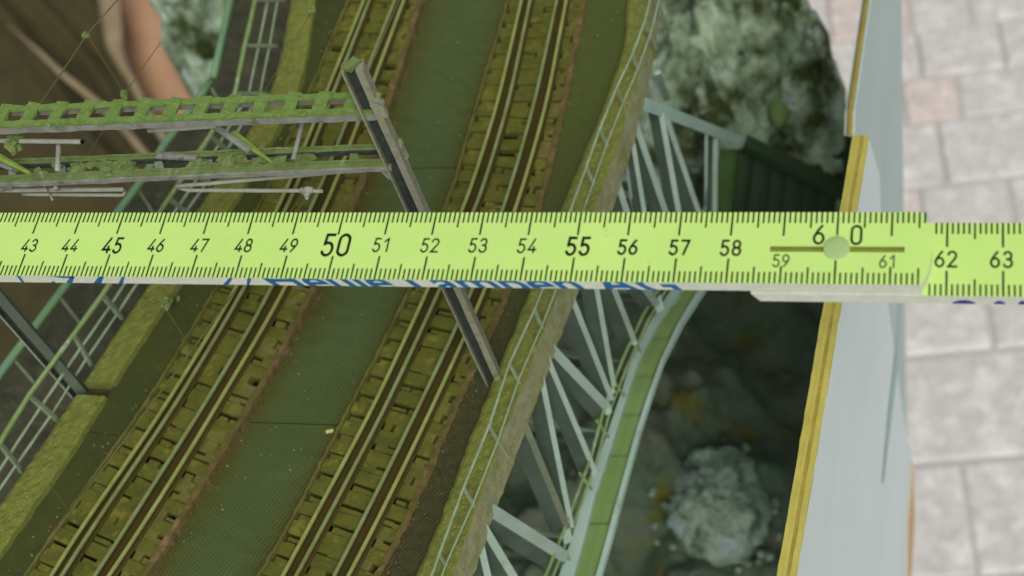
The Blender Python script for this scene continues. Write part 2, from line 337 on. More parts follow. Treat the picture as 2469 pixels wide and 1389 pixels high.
# ------------------------------------------------------------------ tracks
def track(name, L, label, right):
    B0, R1, R2, R3, R4, B1 = L
    x = (R1(0) + R4(0)) / 2
    tr = thing(name, (x, 0, -8), label, 'railway track')
    b = MB(); strip(b, B0, B1, -8.8, -6.0, off=(.3, -.3)); b.build('track_bed', K('bed'), tr)
    for Rl, m_, lab in ((R1, 'rail', None), (R4, 'rail', None), (R2, 'guard', 'greyer guard rail'), (R3, 'guard', 'greyer guard rail')):
        b = MB(); rings = []
        for y in ys(160):
            c = Rl(y); t = Rl.tan(y); nx = t.y; ny = -t.x; r = []
            for (o_, zz) in ((-.8, -2.7), (.8, -2.7), (.8, -2.4), (.22, -2.1), (.25, -.9), (.46, -.6), (.45, -.04), (.36, .05), (-.36, .05), (-.45, -.04), (-.46, -.6), (-.25, -.9), (-.22, -2.1), (-.8, -2.4)):
                r.append((c + nx * o_, y + ny * o_, zz))
            rings.append(r)
        b.loft(rings)
        for q, f_ in enumerate(b.f):
            if len(f_) == 4: k0 = sorted(set(v % 14 for v in f_)); b.m[q] = 0 if (k0[0] >= 4 and k0[1] <= 10 and k0[1] - k0[0] == 1) else 1
        o = b.build('rail' if m_ == 'rail' else 'guard_rail', [K(m_), K('groove')], tr)
        if lab: tag(o, lab)
    for P, Q in ((R1, R2), (R3, R4)):
        b = MB(); strip(b, P, Q, -2.6, -2.15, off=(.5, -.5)); b.build('flangeway', K('groove'), tr)
    b = MB(); strip(b, B1, B1, -8.5, -1.9, n=400, off=(-1.5, .4), rough=.55, cross=3); tag(b.build('bed_edge', K('shoulder'), tr), 'rust-brown crumbly edge strip')
    b = MB(); strip(b, B0, B0, -8.5, -1.9, n=400, off=(-.3, .5), rough=.4, cross=2); tag(b.build('bed_edge', K('bedge'), tr), 'thin olive edge strip')
    # sleepers
    pitch = 6.5; wd = 4.0; y = YA + 6; me = None; fill = MB(); fill2 = MB()
    while y < YB - 6:
        t = (R1.tan(y) + R4.tan(y)).normalized(); nn = Vector((t.y, -t.x, 0))
        def hit(Ln, M_):
            s_ = 0.0
            for _ in range(6): s_ += (Ln(M_.y + nn.y * s_) - (M_.x + nn.x * s_)) / nn.x * .9
            return s_
        M_ = Vector(((R1(y) + R4(y)) / 2, y, 0)); a, c = hit(B0, M_) + .5, hit(B1, M_) - 1.3
        mid = M_ + nn * ((a + c) / 2) + Vector((0, 0, -4.0)); ln = c - a
        if me is None:
            q = MB(); q.bar((-.5, 0, 0), (.5, 0, 0), 1, 1); q = q
            me = bpy.data.meshes.new('sleeper'); bw = .04
            vs = []
            for X in (-.5, .5):
                for (Y, Zz) in ((-.5, -.5), (.5, -.5), (.5, .38), (.42, .5), (-.42, .5), (-.5, .38)): vs.append((X * S, Y * S, Zz * S))
            fs = [tuple(range(6))[::-1], tuple(range(6, 12))] + [(k, (k + 1) % 6, 6 + (k + 1) % 6, 6 + k) for k in range(6)]
            me.from_pydata(vs, [], fs); me.materials.append(K('sleeper'))
        o = bpy.data.objects.new('sleeper', me); sc.collection.objects.link(o); o.parent = tr
        o.location = (mid - Vector(tr['_o'])) * S; o.rotation_euler = (0, 0, math.atan2(-t.x, t.y) + rng.uniform(-.012, .012))
        o.scale = (ln, wd + rng.uniform(-.3, .3), 2.5)
        # moss-packed ballast between this sleeper and the next, in three zones, with open slits left
        M2 = M_ + t * (pitch / 2)
        h1, h2, h3, h4, h0, h5 = (hit(q_, M2) for q_ in (R1, R2, R3, R4, B0, B1))
        zones = [(h0 + .7, h1 - .7, .95, .9), (h2 + .6, h3 - .6, .72, .5), (h4 + .6, h5 - 1.4, .6, .5)]
        for zi, (ua, ub_, pu, pl) in enumerate(zones):
            lo, hi = -(pitch - wd) / 2 - .12, (pitch - wd) / 2 + .12
            cuts = [0, 1] if zi == 0 else [0, rng.uniform(.3, .7), 1]
            for ci in range(len(cuts) - 1):
                u0, u1 = ua + (ub_ - ua) * cuts[ci], ua + (ub_ - ua) * cuts[ci + 1]
                mu = rng.uniform(.8, 1.45) if rng.random() < pu else 0
                md = rng.uniform(.3, .6) if rng.random() < .2 else 0
                ml = rng.uniform(.55, 1.1) if rng.random() < pl else 0
                if rng.random() < .035: continue
                if not (mu or ml): mu = -.3
                h = -2.74 + rng.uniform(-.12, .1)
                bt = [M2 + nn * uu + t * dy_ + Vector((0, 0, -6)) for uu, dy_ in ((u0 + ml, lo + md), (u1, lo + md), (u1, hi - mu), (u0 + ml, hi - mu))]
                tp = [p + Vector((nz(p, .7) * .15, nz(p, .9) * .2, 6 + h + nz(p * 3, .6) * .1)) for p in bt]
                (fill2 if zi == 2 else fill).hexa(bt + tp)
            # moss creeping over the sleeper top
            if rng.random() < .45:
                w_ = (ub_ - ua) * rng.uniform(.35, .8); x0_ = ua + (ub_ - ua - w_) * rng.random()
                bt = [M2 + nn * uu + t * dy_ + Vector((0, 0, -3.0)) for uu, dy_ in ((x0_, hi + .1), (x0_ + w_, hi + .1), (x0_ + w_, hi + wd - .3), (x0_, hi + wd - .3))]
                tp = [p + Vector((nz(p, .9) * .3, nz(p, .7) * .3, .33 + nz(p * 2, .7) * .12)) for p in bt]
                (fill2 if zi == 2 else fill).hexa(bt + tp)
        y += pitch * t.y
    tag(fill.build('mossy_ballast', K('sleeper'), tr), kind='stuff'); tag(fill2.build('mossy_ballast', K('sleeper2'), tr), kind='stuff')
    return tr
track('railway_track', (RBL, RR1, RR2, RR3, RR4, RBR), 'mossy track nearer the arch, between the woven green mat and the knitted strip', True)
track('railway_track', (LBL, LR1, LR2, LR3, LR4, LBR), 'mossy track nearer the folded brown cloth, running under the gantry', False)
c = at(795, 1040, -4.7); b = MB(); b.bar(at(786, 1042, -4.4), at(804, 1038, -4.4), 1.0, .35); tag(b.build('paint_chip', K('chip'), loc=c), 'tiny pale yellow chip lying on the green mat beside the track', 'chip')
# ------------------------------------------------------------------ railings
def pline(pts, z): return [at(x, y, z) for x, y in pts]
rt = thing('deck_railing', at(1276, 966, -8), 'thin pale green two-rail railing on the kerb beside the truss', 'railing')
tops = [(1000, 1500), (1059, 1336), (1118, 1175), (1179, 1027), (1228, 877), (1289, 746), (1338, 620), (1376, 505), (1414, 401), (1446, 311), (1487, 211), (1525, 130), (1555, 50), (1575, -30)]
bots = [(1028, 1560), (1090, 1389), (1167, 1262), (1225, 1106), (1276, 966), (1327, 833), (1375, 708), (1413, 592), (1449, 488), (1482, 389), (1520, 293), (1552, 205), (1582, 118), (1600, 40)]
T = pline(tops, 12); B = pline(bots, -9)
for p, q in zip(T, B):
    b = MB(); b.bar(q, p, .7, .8, up=(1, 0, 0), seg=4, jit=.12); b.build('post', K('railing'), rt)
b = MB(); b.tube(T, .36, 6); b.build('rail', K('railing'), rt)
b = MB(); b.tube([p.lerp(q, .38) + Vector((.6, 0, 0)) for p, q in zip(T, B)], .28, 6); b.build('rail', K('railing'), rt)
lt = thing('deck_railing', at(140, 1015, -2), 'green three-rail railing behind the gantry foot, beside the dark slate ledge', 'railing')
tops = [(-80, 1200), (3, 1080), (69, 953), (176, 820), (246, 711), (312, 612), (362, 545), (407, 480), (455, 402), (505, 328), (566, 225), (590, 110), (616, 0), (636, -90)]
bots = [(-30, 1250), (52, 1136), (140, 1015), (220, 879), (295, 768), (362, 665), (415, 590), (462, 520), (512, 450), (560, 372), (645, 225), (668, 110), (686, 0), (704, -90)]
T = pline(tops, 18); T[1] = T[0].lerp(T[2], .52); T[3] = T[2].lerp(T[4], .6); B = pline(bots, -2)
for p, q in zip(T, B):
    b = MB(); b.bar(q, p, 1.1, 1.2, up=(1, 0, 0), seg=4, jit=.2); b.build('post', K('railing'), lt)
for k, (f_, r) in enumerate(((0, .75), (.42, .42), (.76, .38))):
    pts = []
    for i in range(len(T) - 1):
        for s_ in range(3):
            t = s_ / 3; a = T[i].lerp(T[i + 1], t); c = B[i].lerp(B[i + 1], t); pts.append(a.lerp(c, f_) + Vector((nz(a, .1), 0, nz(a, .13))) * .15)
    b = MB(); b.tube(pts, r, 6, jit=.3); b.build('rail', K('railing_m') if k == 0 else K('railing'), lt)
# ledge and outer handrail
PIPE = [(-120, 1060), (0, 900), (155, 693), (293, 500), (343, 433), (395, 351), (482, 232), (508, 196)]
PIPE2 = [(514, 188), (536, 90), (555, 0), (575, -100)]
hp = thing('outer_handrail', at(155, 693, -30), 'thick green handrail in front of the brown cloth, outermost on the bridge', 'handrail')
b = MB(); b.tube(pline(PIPE, -14), 1.35, 10, jit=.08); b.build('rail', K('pipe'), hp, smooth=True)
b = MB(); b.tube(pline(PIPE2, -14), 1.3, 10, jit=.08); b.build('rail', K('pipe'), hp, smooth=True)
for (x, y) in ((143, 715), (330, 452), (506, 205), (30, 862)):
    a = at(x, y, -14); b = MB(); b.tube([a, a + Vector((0, 0, -17))], .55, 6); b.build('post', K('railing'), hp)
LG = Line([(x + 4, y + 4) for x, y in PIPE + PIPE2], -30, 3)
b = MB(); rings = []
for y in ys(150, -60, YB):
    xa = LG(y); xb = LKO(y) + 6; r = [(xa, y, -44), (xb, y, -44)]
    for k in range(9):
        t = 1 - k / 8; p = Vector((xa + (xb - xa) * t, y, -30)); r.append(tuple(p + Vector((nz(p, .3) * .3 if 0 < k < 8 else 0, 0, noise.fractal(p * .12, 1, 2, 4) * 1.4))))
    rings.append(r)
b.loft(rings); tag(b.build('side_ledge', K('ledge'), bridge), 'dark speckled slate walkway below the railing')
# ------------------------------------------------------------------ arch and truss
def arch_pt(x, y, k=.13):
    lo, hi = -13.0, -420.0
    for _ in range(40):
        z = (lo + hi) / 2; p = at(x, y, z); g = p.x - (RKO(p.y) + k * (-12 - z))
        # going deeper moves the ray's point to the left of the face
        if g > 0: lo = z
        else: hi = z
    return p
for yy, px in ((1389, 1400), (1040, 1510), (700, 1660), (510, 1755), (360, 1790)):
    print('arch', px, yy, [round(v) for v in arch_pt(px, yy)])
ROWS = [(1600, 1283, 1318, 1374, 1388), (1500, 1316, 1350, 1405, 1418), (1389, 1350, 1385, 1438, 1450), (1300, 1380, 1410, 1463, 1476), (1200, 1409, 1435, 1490, 1502), (1120, 1440, 1462, 1513, 1524), (1040, 1468, 1487, 1535, 1546), (955, 1497, 1514, 1563, 1573), (870, 1523, 1541, 1594, 1602), (780, 1567, 1588, 1636, 1648), (700, 1620, 1644, 1685, 1700), (620, 1664, 1688, 1722, 1737), (560, 1695, 1714, 1746, 1760), (525, 1710, 1729, 1761, 1773)]
ZA = []
for r in ROWS: ZA.append(arch_pt((r[1] + r[4]) / 2, r[0]).z)
for _ in range(2): ZA = [ZA[0]] + [(ZA[i - 1] + 2 * ZA[i] + ZA[i + 1]) / 4 for i in range(1, len(ZA) - 1)] + [ZA[-1]]
def archrow(k, col, dz=0, dx=0): r = ROWS[k]; return at(r[col] + dx, r[0], ZA[k] + dz)
arch = thing('arch_rib', archrow(5, 2, -14), 'curved arch rib with leaf-green plates between pale flanges, right of the lattice struts', 'bridge arch')
def slab4(rows, c0, c1, z1, z0, name, m, i0=0, i1=None, par=None):
    b = MB(); rings = []
    for k in range(i0, (i1 if i1 is not None else len(ROWS))):
        a = archrow(k, c0); c = archrow(k, c1); rings.append([a + Vector((0, 0, z0)), c + Vector((0, 0, z0)), c + Vector((0, 0, z1)), a + Vector((0, 0, z1))])
    b.loft(rings); return b.build(name, m, par)
slab4(ROWS, 1, 2, .8, -9, 'flange', K('flange'), par=arch); slab4(ROWS, 3, 4, .8, -1.6, 'flange', K('flange'), par=arch)
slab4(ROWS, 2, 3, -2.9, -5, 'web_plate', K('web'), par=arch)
def rowat(y):
    for k in range(len(ROWS) - 1):
        if ROWS[k][0] >= y >= ROWS[k + 1][0]:
            t = (ROWS[k][0] - y) / (ROWS[k][0] - ROWS[k + 1][0]); return [ROWS[k][j] + (ROWS[k + 1][j] - ROWS[k][j]) * t for j in range(5)], ZA[k] + (ZA[k + 1] - ZA[k]) * t
bounds = [1590, 1420, 1262, 1098, 1000, 907, 815, 735, 655, 580, 528]
for i in range(len(bounds) - 1):
    b = MB(); rings = []; y0, y1 = bounds[i], bounds[i + 1] + 1.5
    for s_ in range(7):
        y = y0 + (y1 - y0) * s_ / 6; r, z = rowat(y); t = s_ / 6
        zz = z - .6 - 1.6 * (1 - t) ** 1.5 
        a = at(r[2] + .5, y, z); c = at(r[3] - .5, y, z)
        mid = (a + c) / 2
        rings.append([a + Vector((0, 0, zz - z - 1.2)), c + Vector((0, 0, zz - z - 1.2)), c + Vector((0, 0, zz - z)), mid + Vector((0, 0, zz - z + .25)), a + Vector((0, 0, zz - z))])
    b.loft(rings); b.build('cover_plate', K('chord'), arch)
# struts: each one a pale flange and a web darkened to carry its shade
def strut(name, top, bot, wpx, zt=-14, zb=None, dark=True, mt='strut', webw=1.5, ext=0, lab=None):
    a = at(*top, zt); z_ = zb if zb is not None else arch_pt(*bot).z; c = at(*bot, z_ + 2)
    d = (c - a).normalized(); c = c + d * ext; a = a - d * 4
    mid = (a + c) / 2; dist = (mid - CAM).dot(R[2]); w_ = wpx * dist / F
    view = (CAM - mid).normalized(); side = d.cross(view).normalized()
    if side.dot(R[0]) < 0: side = -side      # to the right in the picture
    b = MB(); b.bar(a, c, 1.2, w_, up=side)
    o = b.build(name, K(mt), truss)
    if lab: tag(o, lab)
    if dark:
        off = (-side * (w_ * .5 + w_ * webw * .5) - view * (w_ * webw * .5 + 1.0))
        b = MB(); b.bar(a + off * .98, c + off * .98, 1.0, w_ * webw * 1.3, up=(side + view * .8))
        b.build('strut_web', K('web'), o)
    return o
truss = thing('lattice_truss', at(1384, 723, -60), 'pale green lattice of slanting struts between deck and arch rib', 'truss')
SL = [((1337, 848), (1462, 980), 22, 1.3), ((1327, 881), (1436, 1140), 13, 2.2), ((1309, 925), (1378, 1270), 13, 2.4), ((1194, 1236), (1362, 1342), 30, 1.1),
      ((1176, 1287), (1262, 1430), 20, 1.6), ((1161, 1323), (1188, 1440), 17, 1.8), ((1383, 728), (1475, 962), 13, 2.3), ((1436, 680), (1480, 930), 12, 2.4),
      ((1474, 680), (1528, 818), 13, 2.2), ((1540, 672), (1582, 733), 18, 1.4), ((1110, 1465), (1250, 1545), 28, 1.1)]
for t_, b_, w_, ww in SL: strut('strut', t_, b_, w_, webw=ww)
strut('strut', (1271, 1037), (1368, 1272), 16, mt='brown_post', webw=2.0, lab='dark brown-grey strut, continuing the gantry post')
# gusset plates where struts meet the rib
for (x, y, s1) in ((1368, 1290, 15), (1466, 985, 11), (1432, 1140, 8), (1530, 822, 8), (1590, 735, 13), (1478, 940, 7)):
    z = arch_pt(x, y).z + 3; b = MB(); pts = []
    for k in range(7):
        a = math.pi * 2 * k / 7 + .4; r = s1 * (1 + .25 * math.sin(3 * a)); pts.append((x + r * .8 * math.cos(a), y + 1.7 * r * math.sin(a)))
    lo = [at(px, py, z - 1.4) for px, py in pts]; hi = [at(px, py, z) for px, py in pts]; b.loft([lo, hi]); b.build('gusset_plate', K('flange'), truss)
# thin walkway rail along the rib
WR = [(1280, 1500), (1330, 1389), (1375, 1275), (1432, 1120), (1467, 990), (1510, 880), (1556, 780), (1600, 705), (1660, 610), (1705, 520)]
b = MB(); b.tube([arch_pt(*p) + Vector((0, 0, 5)) for p in WR], .5, 6); b.build('walkway_rail', K('railing_m'), truss)
b = MB(); b.tube([arch_pt(x + 9, y) + Vector((0, 0, 2)) for x, y in WR], .45, 6); b.build('walkway_rail', K('railing_m'), truss)
for (x, y) in ((1446, 1034), (1405, 1160), (1525, 830), (1484, 935), (1352, 1330)):
    a = arch_pt(x, y) + Vector((0, 0, 5)); c = arch_pt(x + 20, y + 16) + Vector((0, 0, -1)); b = MB(); b.tube([a, c], .5, 6); b.build('walkway_post', K('railing_m'), truss)
# cross beam beyond the rule and struts hanging below it
zb = arch_pt(1790, 345).z
print('beam z', zb)
za_ = -14
bz = lambda x: za_ + (zb + 4 - za_) * (x - 1560) / 230
a = at(1545, 247, -14); c = at(1789, 342, zb + 4)
b = MB(); b.bar(a, c, 4.0, 2.4, up=(CAM - (a + c) / 2)); tag(b.build('cross_beam', K('flange'), truss), 'broad pale beam from deck to arch rib beyond the rule')
for (t_, b_, w_, ww, k) in (((1596, 284), (1655, 615), 13, 1.6, 1), ((1609, 290), (1720, 615), 12, 2.2, 1), ((1725, 341), (1722, 590), 12, .9, 1), ((1703, 340), (1701, 570), 6, 0, 1), ((1536, 309), (1642, 620), 14, 1.8, 0), ((1525, 338), (1575, 640), 11, 1.7, 0), ((1489, 439), (1570, 700), 15, 1.5, 0), ((1509, 385), (1545, 640), 7, 0, 0)):
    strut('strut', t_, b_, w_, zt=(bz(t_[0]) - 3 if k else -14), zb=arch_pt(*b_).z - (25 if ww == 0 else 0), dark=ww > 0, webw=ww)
strut('strut', (1588, 180), (1608, 240), 15, zb=-60, dark=False)
# far rib and cross bracing under the deck, dimly visible between the struts
fr = thing('arch_rib', (-150, 60, -120), 'second arch rib in the shade under the deck, behind the lattice struts', 'bridge arch')
b = MB(); b2 = MB(); fa = []
for i in range(12):
    y = -60 + i * 30; k = min(range(len(ROWS)), key=lambda k: abs(archrow(k, 2).y - y)); fa.append(Vector((LKO(y) - 4, y, archrow(k, 2).z - 4)))
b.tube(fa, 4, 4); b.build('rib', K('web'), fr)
for i in range(0, 11):
    k = i; a = fa[i]; j = min(range(len(ROWS)), key=lambda k: abs(archrow(k, 1).y - a.y)); q = archrow(j, 1) + Vector((0, 0, -4))
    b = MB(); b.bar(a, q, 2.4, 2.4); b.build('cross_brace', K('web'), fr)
    if i < 10:
        b = MB(); b.bar(fa[i + 1], q, 1.6, 1.6); b.build('cross_brace', K('strut'), fr)
# ------------------------------------------------------------------ gantry
ga = thing('catenary_gantry', RP, 'weathered overhead line gantry with bright moss on its ladder beam', 'gantry')
def post(basepx, toppx_z, name, w_, dflip, mats, lab):
    a = at(*basepx, -8); c = at(*toppx_z)
    d = (c - a).normalized(); vw = (CAM - a).normalized(); ay = (vw - d * vw.dot(d)).normalized(); ax = ay.cross(d)
    if ax.dot(R[0]) < 0: ax = -ax
    ay = (ay * .94 - ax * .34).normalized() if dflip else (ay * .97 - ax * .24).normalized(); ax = ay.cross(d); ax = ax if ax.dot(R[0]) > 0 else -ax
    b = MB()
    # channel: web plate on the right, two flanges, recess towards the camera with shade in its colour
    n = 14
    def B_(x, y, ww, hh, mi, j=.12): b.bar(a + ax * x + ay * y, c + ax * x + ay * y, ww, hh, up=ay, seg=n, jit=j, mi=mi)
    if dflip:
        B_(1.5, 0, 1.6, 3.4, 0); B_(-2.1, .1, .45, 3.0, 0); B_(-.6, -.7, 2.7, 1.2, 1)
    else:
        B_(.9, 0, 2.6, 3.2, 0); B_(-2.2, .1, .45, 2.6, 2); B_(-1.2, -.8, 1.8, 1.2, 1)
    return tag(b.build(name, mats, ga), lab)
post((1205, 945), (850, 160, 131), 'post', 3, True, [K('post_l'), K('post_d'), K('post_l')], 'post with pale weathered flange and recess coloured black as if in shade')
a0 = at(210, 965, -8); lz = 131
post((207, 965), (-405, 262, 131), 'post', 3, False, [K('post_g'), K('post_d'), K('rod')], 'grey-green post on the yellow-green kerb')
def seg(p, z, q, z2=None): return at(*p, z), at(*q, z if z2 is None else z2)
# upper ladder beam
UF0, UF1 = at(903, 272, 116), at(0, 306, 116); UB0, UB1 = at(862, 230, 116), at(0, 264, 116)
UF1 = UF0 + (UF1 - UF0) * 1.75; UB1 = UB0 + (UB1 - UB0) * 1.75
ub = 'upper_chord'
for (p, q) in ((UF0, UF1), (UB0, UB1)):
    b = MB(); b.bar(p + Vector((0, 0, -1.1)), q + Vector((0, 0, -1.1)), .7, 2.2, seg=60, jit=.22); o = b.build(ub, K('lattice'), ga)
    b = MB(); b.bar(p + Vector((0, .35 if p is UF0 else -.3, .35)), q + Vector((0, .35 if p is UF0 else -.3, .35)), 1.55, .7, seg=140, jit=.3); b.build('moss', K('moss'), o)
L_ = (UF1 - UF0).length; nb = int(L_ / 7.15)
for i in range(nb):
    t = (i * 7.15 + 6) / L_; p = UF0.lerp(UF1, t) + Vector((0, -.2, .45)); q = UB0.lerp(UB1, t) + Vector((0, .9, .45))
    t2 = min(max(t + (UB0 - UF0).x * 0, 0), 1)
    q = UB0.lerp(UB1, (i * 7.15 + .2) / (UB1 - UB0).length) + Vector((0, .9, .45))
    b = MB(); b.bar(p, q, 2.9, .8, seg=9, jit=.3); b.build('batten', K('moss'), ga)
b = MB()
for i in range(26):
    t = rng.random(); p = (UF0.lerp(UF1, t) if rng.random() < .5 else UB0.lerp(UB1, t)) + Vector((rng.uniform(-.5, .5), rng.uniform(-.4, .4), .5)); b.blob(p, rng.uniform(.5, .95), 4, .8, (1.4, 1, .6))
tag(b.build('moss_tufts', K('moss'), ga), kind='stuff')
# lower beam: front and back channel
def chan(p, q, z, wpx, m1, m2, name='lower_chord', jit=.25, ext=1.6):
    a, c = seg(p, z, q); c = a + (c - a) * ext; w_ = wpx / 10.7
    b = MB(); b.bar(a, c, w_ * .62, .6, seg=60, jit=jit); o = b.build(name, K(m1), ga)
    b = MB(); b.bar(a + Vector((0, -w_ * .36, -.3)), c + Vector((0, -w_ * .36, -.3)), .5, 1.25, seg=60, jit=jit * .7); b.build('web', K(m2), o)
    b = MB(); b.bar(a + Vector((0, w_ * .36, .15)), c + Vector((0, w_ * .36, .15)), .55, 1.0, seg=60, jit=jit); b.build('flange', K(m1), o)
    return o
chan((945, 396), (0, 437), 97, 30, 'dullmoss', 'lattice')
chan((925, 358), (0, 396), 97, 22, 'dullmoss', 'post_d')
b = MB()
for i in range(34):
    x = rng.uniform(-250, 930); y = 375 + (930 - x) * .042 + rng.uniform(-10, 14); b.blob(at(x, y, 97.2), rng.uniform(.7, 1.6), 5, .9, (1.5, 1, .7), freq=1.4)
tag(b.build('moss_tufts', K('dullmoss'), ga), kind='stuff')
for x in range(860, -300, -118):
    a, c = seg((x, 400 + (945 - x) * .043), 96.4, (x - 6, 362 + (925 - x) * .041)); b = MB(); b.bar(a, c, 1.9, .8, seg=5, jit=.35); b.build('batten', K('lattice'), ga)
def rod(name, pts, z, r, m='rod', jit=.12):
    if not isinstance(z, (list, tuple)): z = [z] * len(pts)
    P = [at(x, y, zz) for (x, y), zz in zip(pts, z)]; Q = []
    for i in range(len(P) - 1):
        n = max(2, int((P[i + 1] - P[i]).length / 3)); Q += [P[i].lerp(P[i + 1], k / n) for k in range(n)]
    Q.append(P[-1]); b = MB(); b.tube(Q, r, 7, jit=jit); return b.build(name, K(m), ga, smooth=True)
rod('pull_rod', [(-260, 336), (196, 342)], 106, .62); 
b = MB(); b.tube([at(196, 342, 106), at(201, 342, 106)], .55, 7); b.build('tube_end', K('black'), ga)
b = MB(); b.blob(at(35, 342, 106), 1.9, 6, .9, (1, 1.3, 1), freq=1.2); b.build('moss_clump', K('dullmoss'), ga)
rod('hanger', [(141, 348), (141, 362), (138, 412)], 104, [.62] * 1 and .62)
rod('hanger', [(134, 440), (134, 457)], 94, .55)
rod('cantilever_tube', [(357, 316), (520, 305)], 108, .48)
rod('hanger', [(730, 290), (726, 308), (707, 384)], 107, .55, 'lattice')
rod('cantilever_tube', [(426, 449), (668, 428), (870, 410)], 92, .52)
rod('cantilever_tube', [(426, 452), (456, 459), (721, 460), (778, 461)], 90, .5)
b = MB()
for i, (x, y, r) in enumerate(((730, 458, .9), (739, 461, 1.3), (748, 460, .95), (739, 470, .8), (740, 478, .45))): b.blob(at(x, y, 90), r, 5, .5, (1, 1, 1))
b.build('insulator', K('rod'), ga, smooth=True)
rod('dropper', [(740, 478), (722, 500), (700, 540)], 88, .16, 'wire')
rod('cantilever_tube', [(-260, 455), (0, 459), (298, 457)], 91, .58)
rod('cantilever_tube', [(54, 469), (296, 471), (301, 463), (298, 457)], 89, .42)
rod('clamp', [(117, 462), (127, 483)], 90, .28); rod('clamp', [(105, 450), (112, 462)], 93, .4)
rod('cantilever_tube', [(-80, 470), (30, 452)], 93, .5, 'lattice')
def blade(p, q, z, w0, w1, m):
    a, c = seg(p, z, q); d = (c - a).normalized(); u = Vector((0, 0, 1)); r = d.cross(u).normalized(); b = MB(); rings = []
    for i in range(9):
        t = i / 8; cc = a.lerp(c, t); ww = w0 + (w1 - w0) * t; rings.append([cc + r * ww * s_ + u * h for s_, h in ((-.5, -.3), (.5, -.3), (.5, .3), (0, .55), (-.5, .3))])
    b.loft(rings); b.build('brace', K(m), ga)
blade((-30, 364), (72, 418), 103, 1.9, .8, 'leaf'); blade((-40, 380), (40, 412), 100, 1.6, .8, 'lattice')
blade((560, 322), (655, 391), 103, 2.0, .5, 'leaf'); blade((514, 303), (600, 362), 105, 1.4, 1.6, 'lattice')
blade((380, 374), (474, 381), 98.5, 1.9, 1.4, 'lattice')
for i, ((x, y, z), s_) in enumerate((((912, 256, 117), (2.6, 1.2, 6.5)), ((962, 362, 99), (2.8, 1.2, 5.2)))):
    p = at(x, y, z); p = p + (CAM - p).normalized() * 2.2; b = MB(); b.bar(p + Vector((0, 0, -s_[2] / 2)), p + Vector((0, 0, s_[2] / 2)), s_[0], s_[1], up=(0, 1, 0), seg=5, jit=.45); b.build('bracket', K('post_l'), ga)
    b = MB(); b.blob(p + Vector((.5, .6, s_[2] / 2)), .8, 5, .6, (1.2, 1, .8)); b.build('moss_clump', K('dullmoss'), ga)
p = at(936, 420, 93); b = MB(); b.bar(p + Vector((-.5, 0, 1.5)), p + Vector((.6, 0, -1.6)), 2.0, .5, up=(0, 1, 0)); b.build('gusset', K('lattice'), ga)
b = MB(); b.bar(at(838, 150, 131.6), at(858, 160, 131.6), 3.6, .9, seg=6, jit=.6); b.build('moss_cap', K('dullmoss'), ga)
# ------------------------------------------------------------------ overhead wires
def wire(label, pts, r=.13):
    P = [at(x, y, z) for x, y, z in pts]; b = MB(); b.tube(P, r, 5); o = b.build('overhead_wire', K('wire'), loc=P[0]); return tag(o, label, 'wire')
wire('thin wire above the left track, running under the rule to the bottom edge', [(20, 1440, 60), (168, 1236, 60), (464, 843, 60), (640, 600, 60), (765, 415, 60), (887, 176, 60), (962, 0, 60), (985, -60, 60)], .2)
wire('short wire leading down-left from the moss knot at the top, above the kerb', [(752, 26, 84), (672, 164, 84), (630, 232, 84), (578, 336, 84), (495, 414, 84)], .1)
wire('faint wire running beside the far end of the left track', [(840, 0, 60), (802, 104, 60), (762, 215, 60)], .13)
wire('upper thread crossing in front of the brown cloth', [(300, -20, 86), (210, 83, 86), (148, 176, 86), (96, 252, 86)], .2)
wire('thread continuing between the gantry beams over the brown cloth', [(252, 308, 70), (215, 372, 70)], .14)
wire('short thread crossing the bare forearm', [(388, 101, 66), (339, 171, 66), (302, 225, 66)], .13)
for i, (p, q, lab) in enumerate((((396, 740, 87), (464, 843, 62), 'slanting dropper just below the rule above the left track'), ((120, 1165, 85), (168, 1236, 62), 'dropper near the bottom left corner above the left track'), ((756, 40, 84), (802, 104, 62), 'dropper hanging from the knot at the top above the left track'), ((214, 90, 86), (294, 216, 66), 'dropper in front of the beige hem'))):
    P = [at(*p), at(*q)]; b = MB(); b.tube(P, .15, 5); tag(b.build('dropper', K('wire'), loc=P[0]), lab, 'wire')
for i, (p, r, lab) in enumerate((((396, 742, 87), 1.0, 'small moss knot on the wire just below the rule'), ((752, 25, 84), 1.1, 'small pale moss knot on the wire at the top above the kerb'), ((210, 84, 86), .8, 'tiny moss knot on the thread over the brown cloth'), ((300, 228, 66), 1.7, 'dark moss clump just above the ladder beam'))):
    b = MB(); 
    for k in range(5): b.blob(at(p[0] + rng.uniform(-7, 7), p[1] + rng.uniform(-7, 7), p[2]), r * rng.uniform(.35, .75), 4, .9)
    tag(b.build('moss_knot', K('dullmoss'), loc=at(*p)), lab, 'moss')
b = MB()
for k in range(26): b.blob(at(405 + rng.gauss(0, 9), 728 + rng.gauss(0, 7), 2.5), rng.uniform(.3, .8), 4, .8)
tag(b.build('moss_tuft', K('dullmoss'), loc=at(405, 728, 1)), 'dark tuft growing on the yellow-green kerb just below the rule', 'moss')
# ------------------------------------------------------------------ folding rule
RZ = 120.0; W2 = 8.2; TH = 2.55
RU = thing('folding_rule', (0, 0, RZ - 5.6), 'bright yellow-green folding rule lying across the bridge, marked 43 to 63', 'folding rule')
def ruv(x, y, z=RZ): return at(x, y, z)
def uof(cm): return (cm - 53) * 10.0
cx60, cy60 = ruv(2017, 600).x, ruv(2017, 600).y
